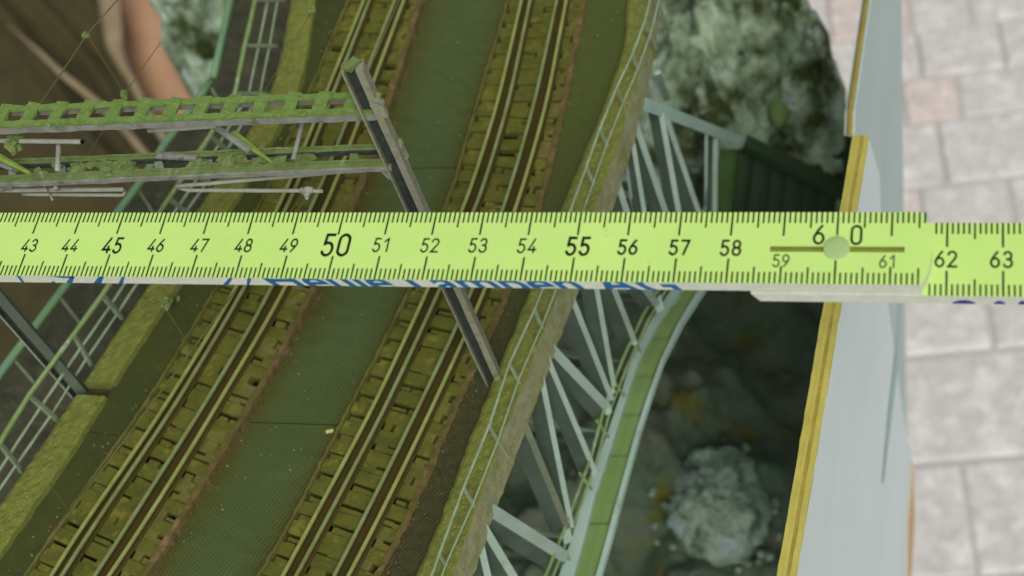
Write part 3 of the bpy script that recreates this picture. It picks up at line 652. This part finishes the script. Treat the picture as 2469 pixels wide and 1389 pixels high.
# upper segment with slot
s0 = ruv(1857, 600); s1 = ruv(2181, 602); hw = .62
xl, xr = uof(36), ruv(2236, 560).x
arcpts = [(ruv(2224, 517).x, W2), (ruv(2238, 545).x, W2 - 2.4)] + [(ruv(2245, 575).x, W2 - 5.5), (ruv(2247, 610).x, -.6), (ruv(2243, 645).x, -3.6), (ruv(2234, 675).x, -6.2), (ruv(2219, 700).x, -W2)]
sy = (s0.y + s1.y) / 2
b = MB(); V = []
def P(x, y, z): return (x, y, RZ + z)
top = [P(xl, -W2, 0), P(s0.x, -W2, 0), P(s1.x, -W2, 0), P(xl, W2, 0), P(s0.x, W2, 0), P(s1.x, W2, 0),
       P(s0.x, sy - hw, 0), P(s1.x, sy - hw, 0), P(s0.x, sy + hw, 0), P(s1.x, sy + hw, 0)] + [P(x, y, 0) for x, y in arcpts]
b.add(top, [(0, 1, 6, 8, 4, 3), (1, 2, 7, 6), (8, 9, 5, 4), tuple([2] + list(range(len(top) - 1, 9, -1)) + [5, 9, 7])])
b.build('segment_face', K('ruler'), RU)
seg1 = MB(); ring = [(xl, -W2), (arcpts[-1][0], -W2)] + [(x, y) for x, y in arcpts[::-1][1:]] + [(xl, W2)]
seg1.loft([[P(x, y, -TH) for x, y in ring], [P(x, y, -.02) for x, y in ring]], caps=False)
seg1.add([P(x, y, -TH) for x, y in ring], [tuple(range(len(ring)))])
seg1.build('segment_edge', K('ruler_edge'), RU)
b = MB(); sp = [(s0.x, sy - hw), (s1.x, sy - hw), (s1.x, sy + hw), (s0.x, sy + hw)]
b.loft([[P(x, y, -.9) for x, y in sp], [P(x, y, 0) for x, y in sp]], caps=False); b.add([P(x, y, -.9) for x, y in sp], [(0, 1, 2, 3)])
b.add([P(s0.x, sy - .12, -.3), P(s1.x, sy - .12, -.3), P(s1.x, sy + .12, -.3), P(s0.x, sy + .12, -.3)], [(0, 1, 2, 3)])
tag(b.build('slot', K('slot'), RU), 'long narrow slot either side of the hinge pin')
b = MB(); rr = 31.5 / F * (ruv(2017, 600) - CAM).dot(R[2]); ringb = []; 
prof = [(rr * 1.0, -.9), (rr * 1.0, .28), (rr * .93, .36), (rr * .3, .3), (.01, .3)]
b.loft([[(cx60 + q * math.cos(a), cy60 + q * math.sin(a) * 1.08, RZ + z) for a in [2 * math.pi * k / 40 for k in range(40)]] for q, z in prof], caps=False)
b.build('hinge_pin', K('pin'), RU, smooth=True)
# lower segment
Z2 = -TH - .35
lx0 = at(1815, 705, RZ + Z2 - TH).x; lx1 = uof(68); dy = -.4
fx0 = arcpts[-1][0] + .3; b = MB(); b.add([P(fx0, -W2 + dy, Z2), P(lx1, -W2 + dy, Z2), P(lx1, W2 + dy, Z2), P(fx0, W2 + dy, Z2)], [(0, 1, 2, 3)]); tag(b.build('segment_face', K('ruler'), RU), 'next segment of the rule, below the hinge')
ring = [(lx0 + 1.6, -W2 + dy), (lx1, -W2 + dy), (lx1, W2 + dy), (lx0, W2 + dy)]
b = MB(); b.loft([[P(x, y, Z2 - TH) for x, y in ring], [P(x if i else x - 1.6, y, Z2 - .02) for i, (x, y) in enumerate(ring)]], caps=True); b.build('segment_edge', K('ruler_edge'), RU)
# scale ticks (flat print)
def ticks(c0, c1, z, dyy, skip=None):
    b = MB(); n0 = int(round(c0 * 10)); n1 = int(round(c1 * 10)); e = .035
    for m in range(n0, n1 + 1):
        k = m % 10; u = uof(m / 10); cm = m / 10
        for side in (1, -1):
            ln = 5.55 if k == 0 else 3.7 if k == 5 else 2.55
            if side == -1 and k == 0 and m in (590, 610): ln = 3.9
            if side == 1 and m == 600: ln = 5.4
            if side == -1 and m == 600: ln = 5.4
            wd = .17 if k not in (0,) else .19
            y0 = side * (W2 - .02) + dyy; y1 = side * (W2 - ln) + dyy
            if skip and skip(u, side): continue
            b.add([P(u - wd, y0, z + e), P(u + wd, y0, z + e), P(u + wd, y1, z + e), P(u - wd, y1, z + e)], [(0, 1, 2, 3)])
    return b.build('scale_ticks', K('ink'), RU)
def sk(u, side): return (side == -1 and u > arcpts[-1][0] + .4) or (side == 1 and u > arcpts[1][0] - .2)
ticks(36.1, 61.8, 0, 0, sk); ticks(61.7, 67, Z2, dy, lambda u, s_: (s_ == 1 and u < arcpts[1][0] + .7) or (s_ == -1 and u < arcpts[-1][0] + .7))
# numerals drawn with strokes
def arc(cx, cy, rx, ry, a0, a1, n=14): return [(cx + rx * math.cos(math.radians(a0 + (a1 - a0) * i / n)), cy + ry * math.sin(math.radians(a0 + (a1 - a0) * i / n))) for i in range(n + 1)]
def stad(cx, cy, w_, h_):
    r = w_ / 2; return arc(cx, cy + h_ / 2 - r, r, r, 0, 180, 10) + arc(cx, cy - h_ / 2 + r, r, r, 180, 360, 10)
G = {'0': [(stad(.25, .5, .5, 1), True)], '1': [([(.06, .76), (.34, 1), (.34, 0)], False)],
     '2': [(arc(.26, .74, .25, .26, 170, -20) + [(.42, .52), (.02, 0), (.54, 0)], False)],
     '3': [(arc(.25, .75, .23, .25, 160, -75, 12) + [(.2, .52)], False), ([(.2, .52)] + arc(.25, .26, .26, .27, 85, -160, 14), False)],
     '4': [([(.42, 1), (.02, .2), (.56, .2)], False), ([(.4, .42), (.4, 0)], False)],
     '5': [([(.5, 1), (.12, 1), (.08, .56)] + arc(.25, .3, .26, .31, 128, -155, 16), False)],
     '6': [(arc(.26, .29, .25, .29, 0, 360, 22), True), ([(.42, 1), (.2, .72), (.05, .45), (.01, .3)], False)],
     '7': [([(.02, 1), (.54, 1), (.2, 0)], False)],
     '8': [(arc(.27, .75, .22, .25, 0, 360, 20), True), (arc(.27, .26, .26, .26, 0, 360, 22), True)],
     '9': [(arc(.27, .71, .25, .29, 0, 360, 22), True), ([(.12, 0), (.34, .28), (.49, .55), (.52, .7)], False)]}
def stroke(b, pts, closed, wd, f):
    n = len(pts); 
    if closed and (Vector(pts[0]) - Vector(pts[-1])).length < 1e-6: pts = pts[:-1]; n -= 1
    L2 = []; R2 = []
    for i in range(n):
        p = Vector(pts[i]); a = Vector(pts[(i - 1) % n]) if (closed or i) else None; c = Vector(pts[(i + 1) % n]) if (closed or i < n - 1) else None
        d1 = (p - a).normalized() if a is not None and (p - a).length > 1e-6 else None; d2 = (c - p).normalized() if c is not None and (c - p).length > 1e-6 else None
        d1 = d1 or d2; d2 = d2 or d1; d = (d1 + d2).normalized(); nn = Vector((-d.y, d.x)); k = 1 / max(.45, nn.dot(Vector((-d1.y, d1.x))))
        e = Vector((0, 0))
        if not closed and i == 0: e = -d * wd * .35
        if not closed and i == n - 1: e = d * wd * .35
        L2.append(p + e + nn * wd * .5 * k); R2.append(p + e - nn * wd * .5 * k)
    vs = [f(q) for q in L2 + R2]; m = n if closed else n - 1
    b.add(vs, [(i, (i + 1) % n, n + (i + 1) % n, n + i) for i in range(m)])
def numeral(txt, x, y, h, wt=.13, gap=.27, z=0, wsc=.84):
    h *= .915; wt *= 1.12
    c = ruv(x, y, RZ + z) if x is not None else y; b = MB(); tw = len(txt) * .54 + (len(txt) - 1) * gap
    for i, ch in enumerate(txt):
        ox = -tw / 2 + i * (.54 + gap)
        for pts, cl in G[ch]:
            stroke(b, pts, cl, wt, lambda q: (c.x + (ox + q.x) * h * wsc, c.y + (q.y - .5) * h, RZ + z + .04 + .003 * rng.random()))
    return b.build('numeral', K('ink'), RU)
for n_, x, y, h, wt in (('43', 72, 592, 3.25, .13), ('44', 170, 592, 3.25, .13), ('45', 272, 592, 4.0, .14), ('46', 377, 592, 3.3, .13), ('47', 481, 592, 3.3, .13), ('48', 588, 592, 3.35, .13), ('49', 697, 592, 3.35, .13),
                        ('50', 811, 591, 5.5, .125), ('51', 921, 591, 3.4, .12), ('52', 1037, 592, 3.4, .12), ('53', 1153, 592, 3.45, .12), ('54', 1271, 593, 3.45, .12), ('55', 1394, 594, 4.3, .15),
                        ('56', 1514, 596, 3.5, .15), ('57', 1638, 597, 3.5, .15), ('58', 1762, 598, 3.6, .14), ('59', 1883, 629, 2.85, .11), ('61', 2141, 631, 2.85, .11)):
    numeral(n_, x, y, h, wt)
for n_ in range(37, 43):
    NC = Vector((uof(n_) + .1, -.1, RZ)); numeral(str(n_), None, NC, 4.0 if n_ == 40 else 3.25, .13)
numeral('6', 1975, 566, 4.5, .12); numeral('0', 2066, 567, 4.5, .12)
for n_, x, y in (('62', 2281, 625), ('63', 2415, 626), ('64', 2552, 628)): numeral(n_, x, y, 3.65, .13, z=Z2)
# strip of printed lettering on the narrow edge: only a slice of each letter falls on this edge
def edge_pt(u, v, face=-W2, z=0): return Vector((u, face - .03, RZ + z + v))
def lettering(txt, px0, px1, sizex, y_lo, y_hi, shear):
    cu = bpy.data.curves.new('lettering', 'FONT'); cu.body = txt; cu.size = 1; cu.offset = .02
    ob = bpy.data.objects.new('tmp', cu); sc.collection.objects.link(ob); dg = bpy.context.evaluated_depsgraph_get()
    me = bpy.data.meshes.new_from_object(ob.evaluated_get(dg)); bpy.data.objects.remove(ob)
    import bmesh
    bm = bmesh.new(); bm.from_mesh(me)
    for yy, s_ in ((y_lo, -1), (y_hi, 1)):
        bmesh.ops.bisect_plane(bm, geom=bm.verts[:] + bm.edges[:] + bm.faces[:], plane_co=(0, yy, 0), plane_no=(0, s_, 0), clear_outer=True)
    xs = [v.co.x for v in bm.verts]; x0, x1 = min(xs), max(xs)
    U0 = at(px0, 680, RZ - 1.2).x; U1 = at(px1, 685, RZ - 1.2).x
    for v in bm.verts:
        t = (v.co.y - y_hi) / (y_hi - y_lo)            # 0 top .. -1 bottom
        u = U0 + (v.co.x - x0) / (x1 - x0) * (U1 - U0) - t * shear
        p = edge_pt(u, t * TH * .985 - .03); v.co = (p - Vector(RU['_o'])) * S
    bm.to_mesh(me); bm.free(); me.materials.clear(); me.materials.append(K('blue'))
    o = bpy.data.objects.new('printed_lettering', me); sc.collection.objects.link(o); o.parent = RU; o['_o'] = RU['_o']; return o
lettering('Heule Lampen AG', 636, 1624, 11, .13, .42, 1.6)
def epoly(px, name='printed_mark'):
    b = MB(); vs = []
    for x, y in px:      # y in 0..1 down the edge
        vs.append(edge_pt(at(x, 672 + 17 * y, RZ - TH * y).x, -TH * y * .98 - .03))
    b.add(vs, [tuple(range(len(vs)))]); b.build(name, K('blue'), RU)
epoly([(37, 0), (44, 0), (56, 1), (49, 1)]); epoly([(115, 0), (176, 0), (176, .25), (150, .3)]); epoly([(168, 0), (178, 0), (172, 1), (157, 1)]); epoly([(124, .8), (129, .8), (131, 1), (120, 1)])
epoly([(236, 0), (249, 0), (242, 1), (224, 1)]); epoly([(292, 0), (299, 0), (295, 1), (284, 1)]); epoly([(552, 0), (561, 0), (550, 1), (537, 1)]); epoly([(596, 0), (606, 0), (601, 1), (594, 1)])
def lettering2():
    b = MB()
    for (xa, xb, a_, c_) in ((2296, 2352, .5, 1), (2396, 2424, .55, 1), (2455, 2475, .5, 1)):
        vs = []
        for k in range(9):
            t = k / 8; x = xa + (xb - xa) * t; v = 1 - (1 - a_) * math.sin(math.pi * (.12 + .76 * t)); vs.append((x, v))
        vs += [(xb, 1), (xa, 1)]
        pts = []
        for x, v in vs: pts.append(Vector((at(x, 715 + 16 * v, RZ + Z2 - TH * v).x, -W2 + dy - .03, RZ + Z2 - TH * v * .985 - .02)))
        b.add(pts, [tuple(range(len(pts)))])
    b.build('printed_mark', mat('navy_ink', (28, 50, 130), None, bump=0), RU)
lettering2()
# ------------------------------------------------------------------ white board walls
zt = 0.0
def plane_pts(px, A, Bq):
    n = (Bq - A).cross(Vector((0, 0, 1))).normalized(); o = []
    for x, y in px:
        d = R[0] * ((x - 1234.5) / F) + R[1] * ((y - 694.5) / F) + R[2]; t = ((A - CAM).dot(n)) / d.dot(n); o.append(CAM + d * t)
    return o, n
def board(name, px, A, Bq, th, m, loc, lab):
    pts, n = plane_pts(px, A, Bq)
    if n.x > 0: n = -n
    bt = thing(name, loc, lab, 'board')
    b = MB(); b.loft([[p for p in pts], [p + n * th for p in pts]]); b.build('panel', m, bt)
    return bt, pts, n
A = at(2094, 330, 0); Bq = at(1917, 1389, 0)
bdA, ptsA, nA = board('white_board', [(2094, 330), (2121, 420), (2126, 560), (2140, 720), (2185, 1050), (2199, 1110), (2193, 1389), (2190, 1600), (1880, 1620)], A, Bq, 4.2, K('board'), (60, 60, -200), 'near white board with a thick yellow plywood edge, right of the dark valley')
b = MB(); q0 = A + nA * -.05; q1 = at(1880, 1620, 0)
q1 = ptsA[-1]

for off_, w_, z_, mk in ((.5, 1.5, .25, 'ply'), (1.75, 1.0, .05, 'ply4'), (2.7, .9, .3, 'ply'), (3.75, 1.3, .15, 'ply')):
    b = MB(); b.bar(A + nA * off_ + Vector((0, 0, z_)), q1 + nA * off_ + Vector((0, 0, z_)), w_, .9, seg=60, jit=.22); b.build('plywood_edge', K(mk), bdA)

sp_, _ = plane_pts([(2168, 726), (2176, 727), (2132, 1165), (2126, 1165)], A, Bq); b = MB(); b.add([p - nA * .25 for p in sp_], [(0, 1, 2, 3)])
b = MB()
A2 = at(2062, 320, -60) + Vector((1.5, 0, 0)); B2 = at(2106, 0, -60) + Vector((1.5, 0, 0))
bdB, ptsB, nB = board('white_board', [(2118, -120), (2101, 0), (2062, 270), (2060, 328), (2078, 332), (2064, 430), (2050, 560), (2022, 720), (2002, 900), (2030, 1150), (2150, 1389), (2188, 1389), (2188, 1110), (2184, 900), (2180, 600), (2176, 300), (2174, 0), (2172, -120)], A2, B2, 3.2, K('board2'), (60, 200, -200), 'greyer white board behind the near one, with a thin brown edge')
b = MB(); b.tube([p + nB * 1.6 + Vector((0, 0, .3)) for p in ptsB[0:4]], 1.1, 6); tag(b.build('board_edge', K('ply2'), bdB), 'thin brown and yellow edge')
st, _ = plane_pts([(2170, 726), (2178, 726), (2166, 900), (2150, 1010), (2131, 1165), (2124, 1165), (2138, 1000), (2156, 880)], A2, B2)
st2, _ = plane_pts([(2200, 1112), (2204, 1250), (2196, 1389), (2196, 1500), (2186, 1500), (2188, 1389), (2190, 1250)], A, Bq)
b = MB(); b.loft([[p - nA * .3 for p in st2], [p + nA * 4.4 for p in st2]]); tag(b.build('lower_edge', K('ply3'), bdA), 'tan lower edge strip')
st, _ = plane_pts([(2162, 728), (2171, 728), (2162, 900), (2149, 1010), (2130, 1165), (2125, 1165), (2140, 1000), (2154, 880)], A, Bq)
b = MB(); b.add([p - nA * .2 for p in st], [tuple(range(len(st)))]); tag(b.build('stain', K('streak'), bdA), 'long thin grey-green streak')
# ------------------------------------------------------------------ terrain
def interp(tab, y):
    tab = sorted(tab)
    if y <= tab[0][0]: return tab[0][1]
    for (a, b_), (c, d) in zip(tab, tab[1:]):
        if y <= c: return b_ + (d - b_) * (y - a) / (c - a)
    return tab[-1][1]
def terrain(name, y0, y1, Lt, Rt, z, amp, fr_, m, nx, ny, lab, edge=0, thick=40, ridge=0):
    rows = []; b = MB(); vs = []
    for i in range(ny + 1):
        y = y0 + (y1 - y0) * i / ny; l_, r_ = interp(Lt, y), interp(Rt, y)
        for k in range(nx + 1):
            t = k / nx; p = at(l_ + (r_ - l_) * t, y, z)
            e = min(t, 1 - t) * nx; fade = min(1, e / 6) if edge else 1
            h = noise.hetero_terrain(p * fr_, .9, 2.1, 5, .7) * amp
            p = p + Vector((0, 0, (h - amp * .6) * (.35 + .65 * fade)))
            p += Vector((noise.fractal(p * fr_ * 2, 1, 2, 3), noise.fractal(p * fr_ * 2 + Vector((7, 7, 7)), 1, 2, 3), 0)) * 3 * (1 if 0 else min(1, fade + .3))
            vs.append(p)
    n = len(vs); W_ = nx + 1
    fs = [(i * W_ + k, i * W_ + k + 1, (i + 1) * W_ + k + 1, (i + 1) * W_ + k) for i in range(ny) for k in range(nx)]
    # skirt
    loop = [k for k in range(W_)] + [i * W_ + nx for i in range(1, ny + 1)] + [ny * W_ + k for k in range(nx - 1, -1, -1)] + [i * W_ for i in range(ny - 1, 0, -1)]
    base = [vs[i] - Vector((0, 0, thick)) for i in loop]; vs2 = vs + base; L = len(loop)
    for i in range(L): fs.append((loop[i], loop[(i + 1) % L], n + (i + 1) % L, n + i))
    fs.append(tuple(n + i for i in range(L))); b.add(vs2, fs)
    o = b.build(name, m, smooth=True); return tag(o, lab, kind='structure')
terrain('rocky_hillside', -260, 430, [(-260, 352), (0, 388), (60, 384), (100, 388), (135, 404), (170, 432), (200, 446), (232, 470), (300, 500), (430, 560)],
        [(-260, 1640), (-60, 1830), (0, 1878), (60, 1930), (130, 1984), (200, 2022), (260, 2040), (300, 2041), (430, 2032)], -215, 26, .03, K('rock'), 230, 110, 'rocky hillside covered in lichen', edge=1)
terrain('valley_floor', 330, 1720, [(330, 640), (1000, 300), (1720, -100)], [(330, 2046), (420, 2050), (520, 2046), (700, 2020), (1000, 1960), (1389, 1890), (1720, 1830)], -330, 22, .022, K('valley'), 150, 130, 'dark valley floor')
b = MB(); c0 = at(1730, 1215, -308); n1, n2 = 46, 120; vs = []; fs = []
for i in range(n1 + 1):
    t = i / n1
    for k in range(n2):
        a_ = 2 * math.pi * k / n2; rr_ = 23.5 * t * (1 + .16 * noise.fractal(Vector((math.cos(a_), math.sin(a_), 3)) * 1.6, 1, 2, 4)); p = Vector((rr_ * math.cos(a_), rr_ * 1.22 * math.sin(a_), 0))
        h = 13 * (1 - t ** 2.2) + noise.fractal(p * .09 + Vector((4, 4, 1)), 1, 2, 5) * 5 * (1 - .5 * t) + noise.fractal(p * .5, 1, 2, 3) * 1.2
        vs.append(c0 + p + Vector((0, 0, h - (9 if t > .99 else 0))))
for i in range(n1):
    for k in range(n2): q = (k + 1) % n2; fs.append((i * n2 + k, i * n2 + q, (i + 1) * n2 + q, (i + 1) * n2 + k))
b.add(vs, fs)
for i in range(46):
    a_ = rng.uniform(0, 6.28); r_ = rng.uniform(.8, 1.3); b.blob(at(1732 + 135 * r_ * math.cos(a_), 1222 + 128 * r_ * math.sin(a_), -312), rng.uniform(.8, 2.4), 6, .9, (1, 1, .7), freq=.6)
tag(b.build('lichen_boulder', K('rock_p'), loc=at(1735, 1215, -310), smooth=True), 'pale lichen-covered boulder on the dark valley floor below the arch', 'rock')
b = MB(); b.blob(at(1880, 258, -190), 6.5, 12, .25, (.75, 1.7, .6)); tag(b.build('moss_patch', K('chord'), loc=at(1880, 258, -195), smooth=True), 'bright green mossy hump on the rocks above the broad beam', 'moss')
# dark green beam and slats between the arch and the board
bm_ = thing('green_fence', at(1900, 420, -190), 'dark green fence of upright slats under a slanting rail, between arch and boards', 'fence')
a = at(1795, 343, zb + 2); c = at(2050, 470, zb + 2); b = MB(); b.bar(a, c, 5, 4); b.build('top_rail', K('dgreen'), bm_)
for i in range(20):
    x = 1752 + i * 13.5; t = max(0, (x - 1795) / 255); y = 348 + 127 * t + (6 if x > 1795 else 14); b = MB()
    b.bar(at(x, y, zb - 5 - (i % 3)), at(x - 30 + rng.uniform(-10, 10), y + 250, zb - 40 - (i % 3) * 2), rng.uniform(3.2, 5.2), 1.5, up=(0, -1, .5)); b.build('slat', K('reed' if i < 3 else ('dgreen', 'web_d', 'dgreen')[i % 3]), bm_)
b = MB(); b.blob(at(1960, 385, -230), 14, 8, .5, (2.2, 1.3, .5)); b.blob(at(1860, 345, -222), 12, 12, .4, (1.9, 1.1, .6)); b.blob(at(1915, 352, -214), 12, 12, .4, (1.8, 1.2, .6)); b.blob(at(2000, 400, -214), 11, 12, .4, (1.3, 1.3, .6)); b.blob(at(1990, 345, -216), 9, 12, .4, (1.6, 1, .6)); tag(b.build('moss_bank', K('valley_edge'), loc=at(1930, 370, -240), smooth=True), 'dark olive moss bank just above the green fence rail', 'moss')
# ------------------------------------------------------------------ paving
PZ = -1150.0
b = MB(); pz0 = at(2300, 700, PZ); ang = math.radians(-4)
b.add([(-3000, -3000, PZ - 3.5), (3000, -3000, PZ - 3.5), (3000, 4000, PZ - 3.5), (-3000, 4000, PZ - 3.5)], [(0, 1, 2, 3)])
pav = tag(b.build('patio_paving', K('joint')), kind='structure')
e1 = (at(2400, 985, PZ) - at(2200, 1003, PZ)).normalized(); e2 = Vector((-e1.y, e1.x, 0))
smesh = []
for k in range(6):
    q = MB(); pr = []
    n = 6
    for (sx, z_) in ((.5, -30), (.5, -3), (.485, -1), (.465, 0)):
        pr.append([(sx * 2 * X * (1), sx * 2 * Y, z_) for X, Y in ((-.5, -.5), (.5, -.5), (.5, .5), (-.5, .5))])
    q.loft(pr)
    me = bpy.data.meshes.new('paving_stone'); me.from_pydata([(p.x * .1, p.y * .1, p.z * S) for p in q.v], [], q.f); me.materials.append(K('stone_p') if k > 3 else K('stone')); smesh.append(me)
org = at(2320, 283, PZ)      # a corner of the pink stone
cnt = 0; Y = -9; rowsz = {}
rr_ = random.Random(3); y = -900.0
hs = []
yy = 0.0; up = []
while yy < 700: h_ = rr_.choice((64, 92, 92, 120)); up.append((yy, h_)); yy += h_
yy = 0.0
up = [(0, 66), (66, 74)] + [(140 + a, h_) for a, h_ in up if a < 600]
while yy > -800: h_ = rr_.choice((84, 92, 112, 126)); yy -= h_; up.append((yy, h_))
for (y0_, h_) in up:
    x = -620.0 + rr_.uniform(0, 60)
    if y0_ == 0: x = -62 - 90 * 6
    while x < 560 and cnt < 298:
        w_ = rr_.choice((70, 95, 110, 120, 150))
        if y0_ == 0: w_ = 90 if x < -70 else (62 if abs(x + 62) < 1 else w_)
        c = org + e1 * (x + w_ / 2) + e2 * (y0_ + h_ / 2)
        if (c - org).length < 760:
            pink = (y0_ == 0 and abs(x + 62) < 1) or rr_.random() < .1
            if y0_ == 0 and abs(x + 62) > 1: pink = False
            o = bpy.data.objects.new('paving_stone', smesh[4 + rr_.randrange(2)] if pink else smesh[rr_.randrange(4)]); sc.collection.objects.link(o); o.parent = pav
            o.location = Vector((c.x, c.y, PZ + rr_.uniform(-1.5, 1.5))) * S
            o.rotation_euler = (rr_.uniform(-.01, .01), rr_.uniform(-.01, .01), math.atan2(e1.y, e1.x) + rr_.uniform(-.008, .008)); o.scale = ((w_ - 4) / 100, (h_ - 4) / 100, 1); cnt += 1
        x += w_
print('stones', cnt)
# ------------------------------------------------------------------ person: bare forearm and brown clothing beside the model
pe = thing('person', at(300, 400, -1100), 'person in dark olive-brown clothing with a beige hem and a bare forearm, beyond the handrail', 'person')
ZP = -900.0
axis = [(300, -260, 40), (318, -120, 52), (338, 0, 64), (352, 80, 66), (376, 160, 62), (412, 240, 58), (450, 320, 50), (482, 390, 44), (505, 440, 50), (530, 490, 54), (548, 540, 46), (556, 570, 20)]
P = []; Q = []
for x, y, r in axis:
    p = at(x, y, ZP); P.append(p); Q.append(r / F * (p - CAM).dot(R[2]))
b = MB()
rings = []; n = 18
PP = []; QQ = []
for i in range(len(P) - 1):
    for k in range(5): t = k / 5; PP.append(P[i].lerp(P[i + 1], t)); QQ.append(Q[i] + (Q[i + 1] - Q[i]) * t)
PP.append(P[-1]); QQ.append(Q[-1])
b.tube(PP, QQ, 20, jit=.03)
body = b.build('body', K('skin'), pe, smooth=True)
# fingers continue from the palm, hidden under the bridge
for k in range(4):
    a = at(520 + k * 16, 520 + k * 6, ZP); d = (at(600 + k * 14, 640 - k * 4, ZP - 30) - a); L_ = (1, 1.1, 1.05, .85)[k]
    b = MB(); b.tube([a + d * (t * L_ * .9) + Vector((0, 0, -14 * t * t)) for t in (0, .25, .5, .75, 1)], [8.5, 8, 7.5, 7, 5], 10); b.build('finger', K('skin'), body, smooth=True)
b = MB(); b.tube([at(492, 450, ZP), at(470, 500, ZP), at(480, 545, ZP - 10)], [10, 9, 7], 10); b.build('thumb', K('skin'), body, smooth=True)
# clothing: a draped sheet with real folds
def drape(x, y):
    "height above base, from folds running down-right"
    d = (x * .78 - y * .62)                   # across the folds
    f = 0
    for c_, s_, a_ in ((-30, 26, 26), (60, 20, 16), (150, 34, 20)):
        f += a_ * math.exp(-((d - c_ - 12 * math.sin(y * .012)) / s_) ** 2)
    return f
b = MB(); nx, ny = 90, 100; vs = []
RB = [(-300, 215), (-100, 235), (0, 268), (40, 284), (80, 292), (100, 290), (130, 290), (160, 306), (200, 330), (240, 352), (330, 404), (430, 462), (560, 530), (700, 560), (900, 420), (1150, 200)]
for i in range(ny + 1):
    y = -300 + 1450 * i / ny; r_ = interp(RB, y); l_ = -420
    for k in range(nx + 1):
        t = (k / nx) ** .7; x = l_ + (r_ - l_) * t; z = ZP + 70 + drape(x, y) + noise.fractal(Vector((x, y, 0)) * .006, 1, 2, 3) * 12
        e = (1 - t); 
        if e < .03: z -= 26 * (1 - e / .03) ** 2
        vs.append(at(x, y, ZP + 60) + Vector((0, 0, z - ZP - 60)))
W_ = nx + 1
b.add(vs, [(i * W_ + k, i * W_ + k + 1, (i + 1) * W_ + k + 1, (i + 1) * W_ + k) for i in range(ny) for k in range(nx)])
o = b.build('clothing', K('cloth'), pe, smooth=True)
md = o.modifiers.new('thickness', 'SOLIDIFY'); md.thickness = .004; md.offset = -1
def hem(pts, wpx, z, name='hem'):
    b = MB(); rings = []
    for i in range(len(pts) - 1):
        for k in range(6):
            t = k / 6; x = pts[i][0] + (pts[i + 1][0] - pts[i][0]) * t; y = pts[i][1] + (pts[i + 1][1] - pts[i][1]) * t; ww = wpx[i] + (wpx[i + 1] - wpx[i]) * t
            c0 = at(x - ww / 2, y, z); c1 = at(x + ww / 2, y, z); m_ = (c0 + c1) / 2
            rings.append([c0 + Vector((0, 0, -3)), c1 + Vector((0, 0, -3)), c1, m_ + Vector((0, 0, 2.5)), c0])
    b.loft(rings); b.build(name, K('hem'), o, smooth=True)
hem([(225, -200), (245, -60), (262, 0), (270, 60), (274, 110), (290, 150), (318, 195), (340, 240), (392, 330), (455, 430), (520, 540)], [40, 46, 50, 46, 38, 26, 20, 20, 22, 20, 16], ZP + 98)
hem([(20, 60), (90, 120), (148, 176), (200, 218), (240, 250), (300, 310), (350, 372), (420, 470)], [4, 14, 24, 24, 26, 24, 22, 10], ZP + 122, 'seam')
for nm, gp in (('railway_track', 'railway tracks on the bridge'), ('deck_railing', 'railings along the bridge deck'), ('arch_rib', 'arch ribs of the bridge'), ('white_board', 'white boards beside the model'), ('overhead_wire', 'overhead wires'), ('dropper', 'droppers of the overhead wires'), ('moss_knot', 'moss knots on the wires')):
    for ob in bpy.data.objects:
        if ob.parent is None and ob.name.split('.')[0] == nm: ob['group'] = gp
# drop the helper property
for ob in bpy.data.objects:
    if '_o' in ob.keys(): del ob['_o']
print('tris', sum(len(o.data.polygons) * 2 for o in bpy.data.objects if o.type == 'MESH'), 'objs', len(bpy.data.objects))
